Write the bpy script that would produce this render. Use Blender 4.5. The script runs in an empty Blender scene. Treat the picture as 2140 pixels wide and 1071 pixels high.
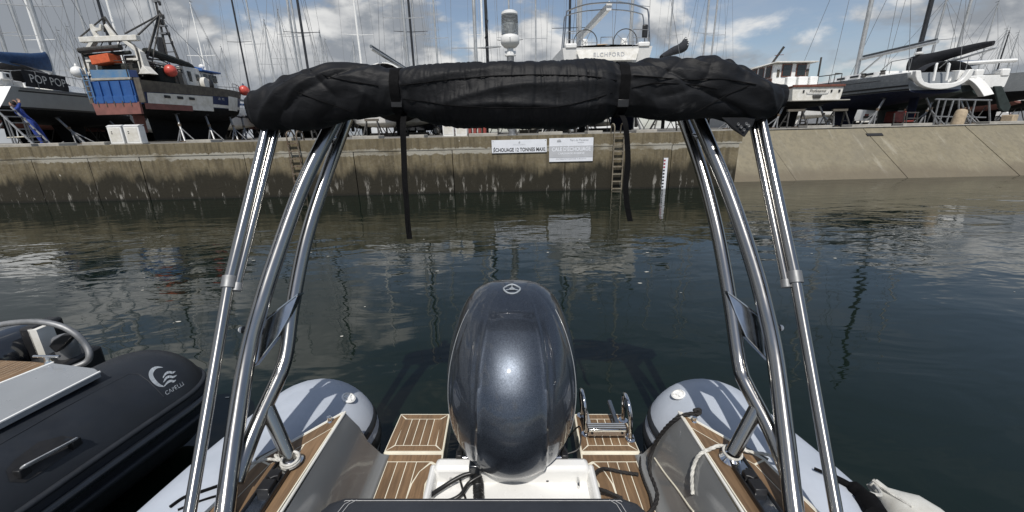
import bpy, bmesh, math, random
from mathutils import Vector, Matrix, noise
random.seed(7)
S = bpy.context.scene
COL = S.collection
V = Vector
rad = math.radians
# ------------------------------------------------------------------ camera
EYE = V((0, 0, 1.9)); PITCH = rad(17.1); ROLL = rad(1.3); FPX = 846.0
FW = V((0, math.cos(PITCH), -math.sin(PITCH)))
R0 = V((1, 0, 0)); U0 = V((0, math.sin(PITCH), math.cos(PITCH)))
RT = R0*math.cos(ROLL) - U0*math.sin(ROLL); UP = R0*math.sin(ROLL) + U0*math.cos(ROLL)
cd = bpy.data.cameras.new('camera'); cam = bpy.data.objects.new('camera', cd); COL.objects.link(cam)
cd.sensor_width = 36; cd.lens = FPX/2140*36; cd.clip_start = .05; cd.clip_end = 3000
m = Matrix((RT, UP, -FW)).transposed().to_4x4(); m.translation = EYE; cam.matrix_world = m
S.camera = cam
# ------------------------------------------------------------------ sky, sun, exposure
SUN_EL, SUN_AZ = rad(56), rad(184)       # azimuth from +Y
wd = bpy.data.worlds.new('World'); S.world = wd; wd.use_nodes = True
nt = wd.node_tree; nt.nodes.clear()
class NT:
    def __init__(s, tree): s.t = tree
    def n(s, typ, ins=None, **kw):
        nd = s.t.nodes.new('ShaderNode' + typ)
        for k, v in kw.items(): setattr(nd, k, v)
        for k, v in (ins or {}).items():
            if isinstance(v, bpy.types.NodeSocket): s.t.links.new(v, nd.inputs[k])
            else: nd.inputs[k].default_value = v
        return nd
    def math(s, op, a, b=0.0, c=0.0, clamp=False):
        nd = s.n('Math', {0: a, 1: b, 2: c}, operation=op); nd.use_clamp = clamp; return nd.outputs[0]
    def vmath(s, op, a, b): return s.n('VectorMath', {0: a, 1: b}, operation=op).outputs[0]
    def noise(s, vec, scale, detail=4, rough=.5, dist=0):
        return s.n('TexNoise', {'Vector': vec, 'Scale': scale, 'Detail': detail, 'Roughness': rough, 'Distortion': dist}).outputs[0]
    def ramp(s, f, a, b, lo=0., hi=1., mode='SMOOTHSTEP'):
        return s.n('MapRange', {0: f, 1: a, 2: b, 3: lo, 4: hi}, interpolation_type=mode).outputs[0]
    def mix(s, f, a, b, blend='MIX'):
        nd = s.n('Mix', {0: f, 6: a, 7: b}, data_type='RGBA', blend_type=blend); return nd.outputs[2]
def c4(c): return (c[0], c[1], c[2], 1)
SKY = .092
W = NT(nt)
dirv = W.n('TexCoord').outputs['Generated']
sep = W.n('SeparateXYZ', {0: dirv}).outputs
sky = W.n('TexSky', sky_type='NISHITA', sun_disc=False, sun_elevation=SUN_EL, sun_rotation=SUN_AZ, air_density=1.0, dust_density=.6, ozone_density=1.6).outputs[0]
p1 = W.vmath('MULTIPLY', dirv, (1, 1, 1.75)); p1 = W.vmath('ADD', p1, (3.1, 1.7, .35))
p2 = W.vmath('ADD', p1, (.0, -.03, .10))
n1 = W.noise(p1, 4.2, 9, .56, .25); n2 = W.noise(p2, 4.2, 6, .52, .25)
n0 = W.noise(p1, 1.5, 2, .5)
bias0 = W.math('MULTIPLY_ADD', sep[0], -.20, W.math('MULTIPLY', W.math('SUBTRACT', n0, .5), .55))
# a bank of cumulus stands off to the right, above the frame
bank = W.ramp(W.n('VectorMath', {0: dirv, 1: V((.70, .60, .36)).normalized()}, operation='DOT_PRODUCT').outputs['Value'], .95, .99, 0, .17)
low = W.ramp(sep[2], .10, .34, .15, -.13)
bias = W.math('ADD', bias0, bank)
cov = W.math('ADD', n1, W.math('ADD', bias, low))
cov2 = W.math('ADD', n2, W.math('ADD', bias, low))
dens = W.ramp(cov, .475, .60)
lit = W.ramp(W.math('SUBTRACT', cov, cov2), -.06, .12)
thick = W.ramp(cov, .60, .78, 1.0, .30)
lit = W.math('MULTIPLY', lit, thick)
K = 1/SKY
cloud = W.mix(lit, (.285*K, .31*K, .345*K, 1), (.80*K, .80*K, .79*K, 1))
wisp = W.ramp(W.noise(W.vmath('MULTIPLY', p1, (1, 1, 3.2)), 3.0, 7, .6, .6), .42, .72, .20, .50)
skyc = W.mix(wisp, sky, (.46*K, .50*K, .56*K, 1))
allc = W.mix(dens, skyc, cloud)
bg = W.n('Background', {'Color': allc, 'Strength': SKY})
out = W.n('OutputWorld', {'Surface': bg.outputs[0]})
sd = V((math.sin(SUN_AZ)*math.cos(SUN_EL), math.cos(SUN_AZ)*math.cos(SUN_EL), math.sin(SUN_EL)))
sl = bpy.data.lights.new('sun', 'SUN'); sl.energy = 3.9; sl.angle = rad(.53); sl.color = (1, .955, .89)
so = bpy.data.objects.new('sun', sl); COL.objects.link(so); so.rotation_euler = sd.to_track_quat('Z', 'Y').to_euler(); so.location = (0, -10, 30)
S.view_settings.view_transform = 'Standard'; S.view_settings.look = 'None'; S.view_settings.exposure = 0.0; S.view_settings.gamma = 1
S.view_settings.use_curve_mapping = False
S.cycles.max_bounces = 8; S.cycles.use_denoising = True
# ------------------------------------------------------------------ where things stand
def ray(x, y, b=False):
    r, u = (R0, U0) if b else (RT, UP)
    return FW + r*((x-1070)/FPX) - u*((y-535.5)/FPX)
def at(x, y, Y): d = ray(x, y); return EYE + d*(Y/d.y)            # a point of the yard at distance Y
def atz(x, y, z): d = ray(x, y); return EYE + d*((z-EYE.z)/d.z)
def bz(x, y, z): d = ray(x, y, True); return EYE + d*((z-EYE.z)/d.z)   # boat frame, at height z
def by(x, y, Y): d = ray(x, y, True); return EYE + d*(Y/d.y)
def bd(x, y, d): return EYE + ray(x, y, True)*d                   # boat frame, at depth d
HEEL = Matrix.Translation(EYE) @ Matrix.Rotation(ROLL, 4, FW) @ Matrix.Translation(-EYE)   # the boats lie slightly heeled
# ------------------------------------------------------------------ materials
def mat(name, col, rough=.5, metal=0, var=.15, scale=6, bump=0, bscale=60, coat=0, col2=None, stretch=(1, 1, 1), spec=.5, rnd=0, rvar=.08, alpha=None):
    m = bpy.data.materials.new(name); m.use_nodes = True
    T = NT(m.node_tree); b = m.node_tree.nodes['Principled BSDF']
    tc = T.n('TexCoord').outputs['Object']; v = T.vmath('MULTIPLY', tc, stretch)
    f = T.noise(v, scale, 6, .6)
    fr = T.ramp(f, .3, .7)
    a = col2 or [c*(1-var) for c in col]; bb = col if col2 else [c*(1+var) for c in col]
    cc = T.mix(fr, c4(a), c4(bb))
    if rnd:
        r = T.n('ObjectInfo').outputs['Random']
        cc = T.mix(1.0, cc, T.n('CombineColor', {0: T.ramp(r, 0, 1, 1-rnd, 1+rnd, 'LINEAR'), 1: T.ramp(r, 0, 1, 1-rnd, 1+rnd, 'LINEAR'), 2: T.ramp(r, 0, 1, 1-rnd, 1+rnd, 'LINEAR')}).outputs[0], 'MULTIPLY')
    L = m.node_tree.links
    L.new(cc, b.inputs['Base Color'])
    L.new(T.ramp(T.noise(v, scale*2.3, 4, .6), .25, .75, max(0.02, rough-rvar), min(1, rough+rvar)), b.inputs['Roughness'])
    b.inputs['Metallic'].default_value = metal; b.inputs['Coat Weight'].default_value = coat; b.inputs['Coat Roughness'].default_value = .06
    b.inputs['Specular IOR Level'].default_value = spec
    if bump:
        bn = T.n('Bump', {'Strength': 1.0, 'Distance': bump, 'Height': T.noise(v, bscale, 3, .6)})
        L.new(bn.outputs[0], b.inputs['Normal'])
    return m
M = {}
M['steel'] = mat('polished_steel', (.34, .335, .325), .18, 1, .05, 5, rvar=.015)
M['satin'] = mat('satin_aluminium', (.62, .63, .64), .42, .7, .08, 10)
M['chrome'] = mat('chrome', (.7, .7, .7), .08, 1, .05, 10, rvar=.03)
M['plate'] = mat('mirror_plate', (.50, .51, .52), .14, 1, .12, 9, rvar=.06)
M['dull_steel'] = mat('galvanised_steel', (.25, .255, .26), .5, .6, .25, 9)
M['rusty'] = mat('weathered_ladder_steel', (.22, .19, .15), .7, .2, .35, 14, col2=(.10, .06, .035))
M['black'] = mat('black_plastic', (.012, .012, .013), .42, 0, .2, 20)
M['rubber'] = mat('black_rubber', (.010, .010, .011), .6, 0, .25, 12)
M['hose'] = mat('black_hose', (.012, .012, .012), .38, 0, .2, 12)
M['white'] = mat('white_gelcoat', (.78, .78, .76), .3, 0, .05, 3, coat=.3)
M['white_dirty'] = mat('weathered_white_paint', (.74, .73, .69), .5, 0, .12, 4, col2=(.58, .56, .50))
M['cream'] = mat('cream_caulk', (.70, .66, .54), .6, 0, .08, 9)
M['tube_grey'] = mat('grey_hypalon', (.46, .50, .565), .6, 0, .05, 5, col2=(.40, .44, .50), bump=.0004, bscale=900, spec=.35)
M['tube_black'] = mat('black_hypalon', (.014, .017, .022), .5, 0, .15, 5, bump=.0003, bscale=700, spec=.45)
M['strake'] = mat('dark_rub_strake', (.016, .019, .024), .55, 0, .2, 8)
M['gel_grey'] = mat('grey_gelcoat', (.20, .205, .205), .2, 0, .05, 3, coat=.6)
M['gel_silver'] = mat('silver_gelcoat', (.235, .25, .265), .32, 0, .05, 3, coat=.3)
M['teak'] = mat('teak_decking', (.205, .128, .068), .62, 0, .2, 9, col2=(.125, .077, .041), stretch=(9, .7, 9), bump=.0006, bscale=60, rnd=.18)
M['seat'] = mat('dark_grey_vinyl', (.030, .033, .040), .42, 0, .12, 7, bump=.0005, bscale=420)
M['stitch'] = mat('pale_thread', (.38, .38, .38), .7, 0, .1, 60)
M['rope_black'] = mat('black_rope', (.014, .013, .013), .75, 0, .3, 40, bump=.003, bscale=160)
M['rope_white'] = mat('off_white_rope', (.52, .51, .47), .8, 0, .25, 40, bump=.003, bscale=180)
M['fender'] = mat('scuffed_white_fender', (.62, .62, .58), .5, 0, .1, 9, col2=(.46, .45, .41), bump=.0006, bscale=60)
M['webbing'] = mat('black_webbing', (.0045, .0045, .005), .85, spec=.12, var=.2, scale=60, bump=.0006, bscale=500)
M['af_black'] = mat('black_antifouling', (.007, .0075, .008), .85, 0, .3, 5, spec=.2)
M['af_navy'] = mat('navy_antifouling', (.006, .009, .026), .8, 0, .25, 4, spec=.25)
M['af_red'] = mat('rusty_red_antifouling', (.24, .10, .085), .8, 0, .2, 4, col2=(.17, .075, .065))
M['af_green'] = mat('dark_green_antifouling', (.024, .033, .032), .75, 0, .2, 4, spec=.3)
M['hull_grey'] = mat('grey_hull_paint', (.205, .22, .23), .25, 0, .06, 2, coat=.4)
M['hull_pale'] = mat('pale_grey_hull_paint', (.33, .34, .335), .35, 0, .06, 2, coat=.2)
M['hull_blue'] = mat('worn_blue_paint', (.020, .075, .25), .5, 0, .12, 4, col2=(.030, .105, .30))
M['hull_lightblue'] = mat('faded_light_blue_paint', (.075, .19, .36), .55, 0, .15, 3, col2=(.16, .235, .32))
M['hull_navy'] = mat('navy_paint', (.012, .026, .085), .4, 0, .12, 4)
M['rail_brown'] = mat('weathered_brown_bulwark', (.13, .115, .09), .7, 0, .25, 4, col2=(.07, .06, .05))
M['gunmetal'] = mat('dark_gantry_paint', (.05, .048, .045), .6, .2, .4, 8)
M['net'] = mat('dark_fishing_net', (.022, .026, .024), .95, 0, .4, 30, bump=.02, bscale=40)
M['orange'] = mat('orange_crate_plastic', (.55, .11, .04), .5, 0, .15, 8)
M['buoy'] = mat('red_buoy_plastic', (.50, .075, .055), .4, 0, .12, 6)
M['blue_cloth'] = mat('blue_canvas', (.010, .042, .115), .8, 0, .2, 5, bump=.01, bscale=9)
M['black_cloth'] = mat('black_canvas', (.013, .014, .018), .8, 0, .25, 5, bump=.01, bscale=9)
M['grey_cloth'] = mat('grey_canvas', (.10, .115, .13), .8, 0, .2, 5, bump=.01, bscale=7)
M['alloy'] = mat('anodised_mast_alloy', (.46, .47, .47), .42, .55, .12, 3)
M['alloy_dark'] = mat('black_mast_paint', (.028, .030, .034), .4, .2, .2, 3)
M['wire'] = mat('rigging_wire', (.20, .205, .21), .5, .4, .2, 3)
M['glass'] = mat('dark_glass', (.012, .016, .018), .06, 0, .2, 3, spec=.7)
M['lens'] = mat('ribbed_lantern_glass', (.62, .66, .68), .08, 0, .1, 20, spec=.8); M['lens'].node_tree.nodes['Principled BSDF'].inputs['Transmission Weight'].default_value = .75
M['wood_red'] = mat('varnished_wood', (.15, .05, .03), .4, 0, .25, 6, coat=.3)
M['tan'] = mat('tan_lifering', (.42, .29, .17), .7, 0, .2, 9)
M['jean'] = mat('blue_overalls', (.018, .045, .24), .85, 0, .2, 12, bump=.004, bscale=30)
M['skin'] = mat('skin', (.42, .25, .18), .55, 0, .08, 20)
M['hair'] = mat('dark_hair', (.02, .015, .012), .7, 0, .3, 60)
M['car_black'] = mat('black_car_paint', (.012, .014, .018), .15, 0, .1, 3, coat=1)
M['car_white'] = mat('white_car_paint', (.72, .73, .73), .2, 0, .04, 3, coat=1)
M['red_kit'] = mat('faded_red_machine_paint', (.24, .045, .035), .55, 0, .25, 6)
M['tyre'] = mat('tyre', (.012, .012, .012), .8, 0, .2, 20)
M['ladder'] = mat('pale_ladder_steel', (.24, .215, .165), .6, .1, .25, 12, col2=(.15, .12, .085))
M['pvc'] = mat('tan_stone_bollard', (.40, .32, .22), .75, 0, .18, 8)
M['cladding'] = mat('grey_metal_cladding', (.23, .24, .255), .5, .2, .1, 2)
M['roofing'] = mat('pale_roof_sheet', (.36, .37, .38), .5, .2, .1, 2)
M['slab'] = mat('pale_concrete_slab', (.34, .325, .29), .85, 0, .18, 4, bump=.01, bscale=20)
M['ink'] = mat('black_lettering', (.012, .012, .014), .5, 0, .1, 8)
M['ink_grey'] = mat('faded_grey_lettering', (.40, .41, .43), .6, 0, .1, 8)
M['sign'] = mat('white_sign_enamel', (.74, .76, .80), .35, 0, .04, 4)
M['sign_grey'] = mat('faded_grey_print', (.47, .48, .50), .45, 0, .05, 4)
M['red_mark'] = mat('red_gauge_paint', (.30, .035, .05), .6, 0, .2, 12)
M['foam'] = mat('floating_fleck', (.46, .45, .40), .7, 0, .2, 30)
M['navred'] = mat('red_lamp_plastic', (.20, .01, .01), .2, 0, .1, 9)
M['emblem'] = mat('pale_grey_print', (.30, .33, .36), .5, 0, .08, 20)

def concrete(name, slope=False):
    m = bpy.data.materials.new(name); m.use_nodes = True
    T = NT(m.node_tree); b = m.node_tree.nodes['Principled BSDF']; L = m.node_tree.links
    p = T.n('TexCoord').outputs['Object']; z = T.n('SeparateXYZ', {0: p}).outputs[2]
    base = T.mix(T.ramp(T.noise(p, 1.3, 8, .65), .3, .7), (.198, .166, .104, 1), (.128, .104, .063, 1))
    base = T.mix(T.ramp(T.noise(p, 9, 6, .7), .42, .75, 0, .55), base, (.235, .21, .16, 1))
    streak = T.noise(T.vmath('MULTIPLY', p, (7, 7, .5)), 1, 6, .65)
    base = T.mix(T.ramp(streak, .44, .66, 0, .72), base, (.075, .062, .040, 1))
    if not slope:
        zz = T.math('ADD', z, T.math('MULTIPLY', T.math('SUBTRACT', T.noise(T.vmath('MULTIPLY', p, (1.1, 1, .35)), 1.5, 7, .62), .5), 1.15))
        zz = T.math('ADD', zz, T.math('MULTIPLY', T.math('SUBTRACT', streak, .5), .6))
        alg = T.ramp(zz, .58, 1.0, .96, 0)
        base = T.mix(alg, base, (.021, .019, .013, 1))
        zl = T.math('ADD', z, T.math('MULTIPLY', T.math('SUBTRACT', T.noise(T.vmath('MULTIPLY', p, (2.2, 2, .2)), 1.6, 6, .7), .5), .30))
        lime = T.math('MULTIPLY', T.ramp(zl, 1.24, 1.28), T.ramp(zl, 1.42, 1.46, 1, 0))
        lime = T.math('MULTIPLY', lime, T.ramp(T.noise(T.vmath('MULTIPLY', p, (.5, 1, 1)), 1.2, 5, .6), .34, .52, .1, .8))
        base = T.mix(lime, base, (.40, .385, .335, 1))
        barn = T.math('MULTIPLY', T.ramp(T.noise(T.vmath('MULTIPLY', p, (3.2, 3, .8)), 1.5, 9, .72), .55, .63), T.ramp(z, .02, .70, .9, 0))
        base = T.mix(barn, base, (.34, .325, .29, 1))
        fleck = T.math('MULTIPLY', T.ramp(T.noise(p, 5.2, 2, .4), .755, .775), T.ramp(z, .7, .9))
        base = T.mix(fleck, base, (.55, .53, .47, 1))
        line = T.math('MULTIPLY', T.ramp(z, .02, .10, 1, 0), .7)
        base = T.mix(line, base, (.012, .012, .010, 1))
    else:
        base = T.mix(.5, base, (.245, .225, .168, 1))
        base = T.mix(T.ramp(T.noise(p, .55, 6, .65, .5), .45, .68, 0, .55), base, (.17, .155, .12, 1))
        base = T.mix(T.ramp(T.noise(T.vmath('MULTIPLY', p, (2.5, .5, .5)), 1.2, 7, .7), .55, .72, 0, .5), base, (.36, .34, .28, 1))
        wet = T.ramp(T.math('ADD', z, T.math('MULTIPLY', T.math('SUBTRACT', T.noise(T.vmath('MULTIPLY', p, (1, .4, 1)), .9, 6, .6), .5), .9)), .12, .55, .75, 0)
        base = T.mix(wet, base, (.13, .11, .08, 1))
    L.new(base, b.inputs['Base Color']); b.inputs['Roughness'].default_value = .85; b.inputs['Specular IOR Level'].default_value = .3
    h = T.math('ADD', T.noise(p, 14, 8, .7), T.math('MULTIPLY', T.noise(p, 90, 3, .6), .25))
    L.new(T.n('Bump', {'Strength': .8, 'Distance': .02, 'Height': h}).outputs[0], b.inputs['Normal'])
    return m
M['wall'] = concrete('stained_quay_concrete'); M['slope'] = concrete('revetment_concrete', True)

def water():
    m = bpy.data.materials.new('harbour_water'); m.use_nodes = True
    T = NT(m.node_tree); b = m.node_tree.nodes['Principled BSDF']; L = m.node_tree.links
    p = T.n('TexCoord').outputs['Object']
    b.inputs['Base Color'].default_value = (.0042, .0092, .0062, 1); b.inputs['Roughness'].default_value = .025; b.inputs['IOR'].default_value = 1.38
    b.inputs['Specular IOR Level'].default_value = .5
    calm = T.ramp(T.noise(T.vmath('MULTIPLY', p, (.55, 1, 1)), .42, 3, .5), .36, .66, .35, 1.0)
    calm = T.math('MULTIPLY', calm, T.ramp(T.n('SeparateXYZ', {0: p}).outputs[1], 3.2, 6.5, .55, 1.75))
    q = T.vmath('MULTIPLY', p, (.62, 1, 1))
    w1 = T.noise(q, 1.15, 3, .5, .5)
    w2 = T.noise(T.vmath('ADD', T.vmath('MULTIPLY', p, (.42, 1, 1)), (7, 3, 0)), 2.7, 3, .48, .6)
    w3 = T.noise(T.vmath('MULTIPLY', p, (.5, 1, 1)), 11, 2, .5, .3)
    h = T.math('ADD', T.math('MULTIPLY', w1, .016), T.math('ADD', T.math('MULTIPLY', T.math('MULTIPLY', w2, calm), .0105), T.math('MULTIPLY', T.math('MULTIPLY', w3, calm), .0008)))
    L.new(T.n('Bump', {'Strength': 1.0, 'Distance': 1.0, 'Height': h}).outputs[0], b.inputs['Normal'])
    return m
M['water'] = water()

def canvas():
    m = bpy.data.materials.new('dusty_black_canvas'); m.use_nodes = True
    T = NT(m.node_tree); b = m.node_tree.nodes['Principled BSDF']; L = m.node_tree.links
    p = T.n('TexCoord').outputs['Object']
    col = T.mix(T.ramp(T.noise(p, 5, 7, .65), .35, .75), (.0055, .0058, .0070, 1), (.0105, .0112, .0130, 1))
    d = T.math('MULTIPLY', T.ramp(T.noise(p, 9, 9, .75, .8), .58, .78, 0, .5), T.ramp(T.noise(p, 2.2, 2, .5), .52, .68))
    col = T.mix(d, col, (.16, .16, .155, 1))
    L.new(col, b.inputs['Base Color']); b.inputs['Roughness'].default_value = .58; b.inputs['Specular IOR Level'].default_value = .22
    b.inputs['Sheen Weight'].default_value = .0
    h = T.math('ADD', T.math('MULTIPLY', T.noise(T.vmath('MULTIPLY', p, (1, 1.4, 1.8)), 14, 4, .55, .6), .0045), T.math('MULTIPLY', T.noise(p, 260, 2, .5), .0006))
    L.new(T.n('Bump', {'Strength': .8, 'Distance': 1.0, 'Height': h}).outputs[0], b.inputs['Normal'])
    return m
M['canvas'] = canvas()

def cowl_paint():
    m = bpy.data.materials.new('metallic_blue_grey_cowl'); m.use_nodes = True
    T = NT(m.node_tree); b = m.node_tree.nodes['Principled BSDF']; L = m.node_tree.links
    p = T.n('TexCoord').outputs['Object']
    fl = T.n('TexVoronoi', {'Vector': p, 'Scale': 620.0}).outputs['Color']
    f = T.n('SeparateColor', {0: fl}).outputs[0]
    L.new(T.mix(T.ramp(f, .2, 1), (.032, .039, .052, 1), (.075, .090, .114, 1)), b.inputs['Base Color'])
    b.inputs['Metallic'].default_value = .75
    L.new(T.ramp(T.noise(p, 7, 5, .6), .3, .7, .36, .44), b.inputs['Roughness'])
    b.inputs['Coat Weight'].default_value = 1; b.inputs['Coat Roughness'].default_value = .035
    return m
M['cowl'] = cowl_paint()
M['cowl_dark'] = mat('dark_cowl_lower', (.014, .017, .022), .3, .3, .15, 8, coat=.6)
def ground_mat():
    return mat('yard_concrete', (.20, .19, .17), .9, 0, .2, 1.2, col2=(.135, .13, .115), bump=.01, bscale=12)
M['ground'] = ground_mat()
# ------------------------------------------------------------------ mesh helpers
OFF = {}
class G:
    def __init__(s): s.v = []; s.f = []
    def add(s, vs, fs):
        o = len(s.v); s.v += [V(v) for v in vs]; s.f += [[i+o for i in f] for f in fs]; return s
    def box(s, c, d, R=None):
        c = V(c); x, y, z = d[0]/2, d[1]/2, d[2]/2
        vs = [V((i*x, j*y, k*z)) for i in (-1, 1) for j in (-1, 1) for k in (-1, 1)]
        if R is not None: vs = [R @ v for v in vs]
        return s.add([c+v for v in vs], [(0, 1, 3, 2), (4, 6, 7, 5), (0, 4, 5, 1), (2, 3, 7, 6), (0, 2, 6, 4), (1, 5, 7, 3)])
    def hexa(s, b, t):
        return s.add(list(b)+list(t), [(3, 2, 1, 0), (4, 5, 6, 7)] + [(i, (i+1) % 4, 4+(i+1) % 4, 4+i) for i in range(4)])
    def prism(s, poly, ext):
        n = len(poly); ext = V(ext); a = [V(q) for q in poly]
        return s.add(a + [q+ext for q in a], [tuple(range(n-1, -1, -1)), tuple(range(n, 2*n))] + [(i, (i+1) % n, n+(i+1) % n, n+i) for i in range(n)])
    def loft(s, rings, closed=True, caps=True):
        n = len(rings[0]); o = len(s.v)
        for r in rings: s.v += [V(q) for q in r]
        for i in range(len(rings)-1):
            for j in range(n if closed else n-1):
                k = (j+1) % n
                s.f.append([o+i*n+j, o+i*n+k, o+(i+1)*n+k, o+(i+1)*n+j])
        if caps and closed:
            s.f.append([o+j for j in range(n)][::-1]); s.f.append([o+(len(rings)-1)*n+j for j in range(n)])
        return s
    def tube(s, pts, r, n=8, closed=False, flat=1.0):
        pts = [V(p) for p in pts]; N = len(pts)
        rs = r if isinstance(r, (list, tuple)) else [r]*N
        nor = None; rings = []
        for i, p in enumerate(pts):
            a = pts[(i-1) % N] if (closed or i) else p; b = pts[(i+1) % N] if (closed or i < N-1) else p
            t = (b-a).normalized()
            if nor is None:
                nor = t.orthogonal().normalized()
                if abs(t.z) < .95: nor = V((0, 0, 1)) - t*t.z; nor.normalize()
            nor = (nor - t*nor.dot(t)).normalized(); bi = t.cross(nor)
            rings.append([p + (nor*math.cos(2*math.pi*k/n)*flat + bi*math.sin(2*math.pi*k/n))*rs[i] for k in range(n)])
        if closed: rings.append(rings[0]); return s.loft(rings, True, False)
        return s.loft(rings)
    def lathe(s, prof, c=(0, 0, 0), n=20, R=None):
        rings = []
        for r, z in prof:
            q = [V((math.cos(2*math.pi*k/n)*r, math.sin(2*math.pi*k/n)*r, z)) for k in range(n)]
            rings.append([V(c) + (R @ a if R is not None else a) for a in q])
        return s.loft(rings)
    def ball(s, c, r, n=16, m=10, R=None):
        r = (r, r, r) if isinstance(r, (int, float)) else r
        rings = []
        for i in range(m+1):
            t = max(.02, min(math.pi-.02, math.pi*i/m))
            q = [V((math.sin(t)*math.cos(2*math.pi*k/n)*r[0], math.sin(t)*math.sin(2*math.pi*k/n)*r[1], math.cos(t)*r[2])) for k in range(n)]
            rings.append([V(c) + (R @ a if R is not None else a) for a in q])
        return s.loft(rings)
    def grid(s, rows): return s.loft(rows, False, False)
    def build(s, name, mt, parent=None, smooth=35, label=None, bevel=0, kind=None, sub=0):
        off = OFF.get(parent.name, V()) if parent else V()
        me = bpy.data.meshes.new(name); me.from_pydata([v-off for v in s.v], [], s.f)
        bm = bmesh.new(); bm.from_mesh(me); bmesh.ops.recalc_face_normals(bm, faces=bm.faces); bm.to_mesh(me); bm.free()
        me.materials.append(M[mt] if isinstance(mt, str) else mt)
        if smooth:
            me.polygons.foreach_set('use_smooth', [True]*len(me.polygons))
            me.set_sharp_from_angle(angle=rad(smooth))
        o = bpy.data.objects.new(name, me); COL.objects.link(o)
        if parent: o.parent = parent; OFF[o.name] = off
        if label: o['label'] = label
        if kind: o['kind'] = kind
        if bevel:
            b = o.modifiers.new('bevel', 'BEVEL'); b.width = bevel; b.segments = 2; b.limit_method = 'ANGLE'; b.angle_limit = rad(40)
        if sub:
            b = o.modifiers.new('sub', 'SUBSURF'); b.levels = sub; b.render_levels = sub
        return o
def spline(pts, n=8):
    pts = [V(p) for p in pts]; out = []
    for i in range(len(pts)-1):
        p0 = pts[max(i-1, 0)]; p1 = pts[i]; p2 = pts[i+1]; p3 = pts[min(i+2, len(pts)-1)]
        for k in range(n):
            t = k/n
            out.append(.5*((2*p1) + (p2-p0)*t + (2*p0-5*p1+4*p2-p3)*t*t + (3*p1-p0-3*p2+p3)*t**3))
    return out + [pts[-1]]
def lerp(a, b, t): return a+(b-a)*t
def tag(o, label, cat, group=None):
    o['label'] = label; o['category'] = cat
    if group: o['group'] = group
    return o
def thing(name, label, cat, base=(0, 0, 0), frame='world', group=None, yaw=None):
    """frame 'world'/'boat': parts are given in that frame's own coordinates; 'local': parts are given about the base, turned by yaw."""
    o = bpy.data.objects.new(name, None); COL.objects.link(o); o.empty_display_size = .2
    mw = Matrix.Translation(V(base))
    if frame == 'local': mw = mw @ Matrix.Rotation(yaw or 0, 4, 'Z')
    else: OFF[o.name] = V(base)
    o.matrix_world = HEEL @ mw if frame == 'boat' else mw
    return tag(o, label, cat, group)
def single(g, name, mt, label, cat, base, frame='world', group=None, **kw):
    """a thing that is one mesh"""
    e = bpy.data.objects.new('tmp', None); OFF['tmp'] = V(base); e.name = 'tmp'
    off = V(base); g.v = [v-off for v in g.v]
    o = g.build(name, mt, None, **kw)
    bpy.data.objects.remove(e)
    mw = Matrix.Translation(off); o.matrix_world = HEEL @ mw if frame == 'boat' else mw
    return tag(o, label, cat, group)
def lettering(text, size, spacing=1.0, extrude=.0, bold=0.0):
    cu = bpy.data.curves.new('lettering', 'FONT'); cu.body = text; cu.size = size; cu.space_character = spacing; cu.extrude = extrude
    cu.offset = bold; cu.align_x = 'CENTER'; cu.align_y = 'CENTER'; cu.resolution_u = 3
    o = bpy.data.objects.new('lettering', cu); COL.objects.link(o)
    dg = bpy.context.evaluated_depsgraph_get(); me = bpy.data.meshes.new_from_object(o.evaluated_get(dg))
    vs = [v.co.copy() for v in me.vertices]; fs = [list(p.vertices) for p in me.polygons]
    bpy.data.objects.remove(o); bpy.data.curves.remove(cu); bpy.data.meshes.remove(me)
    return vs, fs
def put_text(parent, text, size, mt, fn, name='lettering', **kw):
    vs, fs = lettering(text, size, kw.pop('spacing', 1.0), bold=kw.pop('bold', 0))
    width = kw.pop('width', None)
    if width:
        k = width/(max(v.x for v in vs)-min(v.x for v in vs)); vs = [V((v.x*k, v.y, 0)) for v in vs]
    g = G(); g.add([fn(v.x, v.y) for v in vs], fs)
    return g.build(name, mt, parent, smooth=0, **kw)
def flat(org, ux, uy, off=0.0):
    org, ux, uy = V(org), V(ux), V(uy); nn = ux.cross(uy).normalized()*off
    return lambda x, y: org + ux*x + uy*y + nn
def dup(root, loc, label=None, rotz=None, group=None):
    r = root.copy(); COL.objects.link(r); r.location = loc
    if rotz is not None: r.rotation_euler[2] = rotz
    if label: r['label'] = label
    if group: r['group'] = group
    for ch in root.children:
        c = ch.copy(); COL.objects.link(c); c.parent = r
        for gch in ch.children:
            d = gch.copy(); COL.objects.link(d); d.parent = c
    return r
# ================================================================== the setting
QY, QZ, YARD = 13.35, 1.77, 1.755
g = G(); n = 1
g.add([(-400, -60, 0), (400, -60, 0), (400, 14.9, 0), (-400, 14.9, 0)], [(0, 1, 2, 3)])
o = g.build('harbour_water', 'water', smooth=0, kind='structure')
g = G().add([(-400, QY+.55, YARD), (7.0, QY+.55, YARD), (7.0, 16.55, YARD), (400, 16.55, YARD), (400, 900, YARD), (-400, 900, YARD)], [(0, 1, 2, 3, 4, 5)])
g.build('boatyard_ground', 'ground', smooth=0, kind='structure')
g = G().add([(-400, -60, -3), (400, -60, -3), (400, 20, -3), (-400, 20, -3)], [(0, 1, 2, 3)])
g.build('harbour_bed', 'ground', smooth=0, kind='structure')
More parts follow.
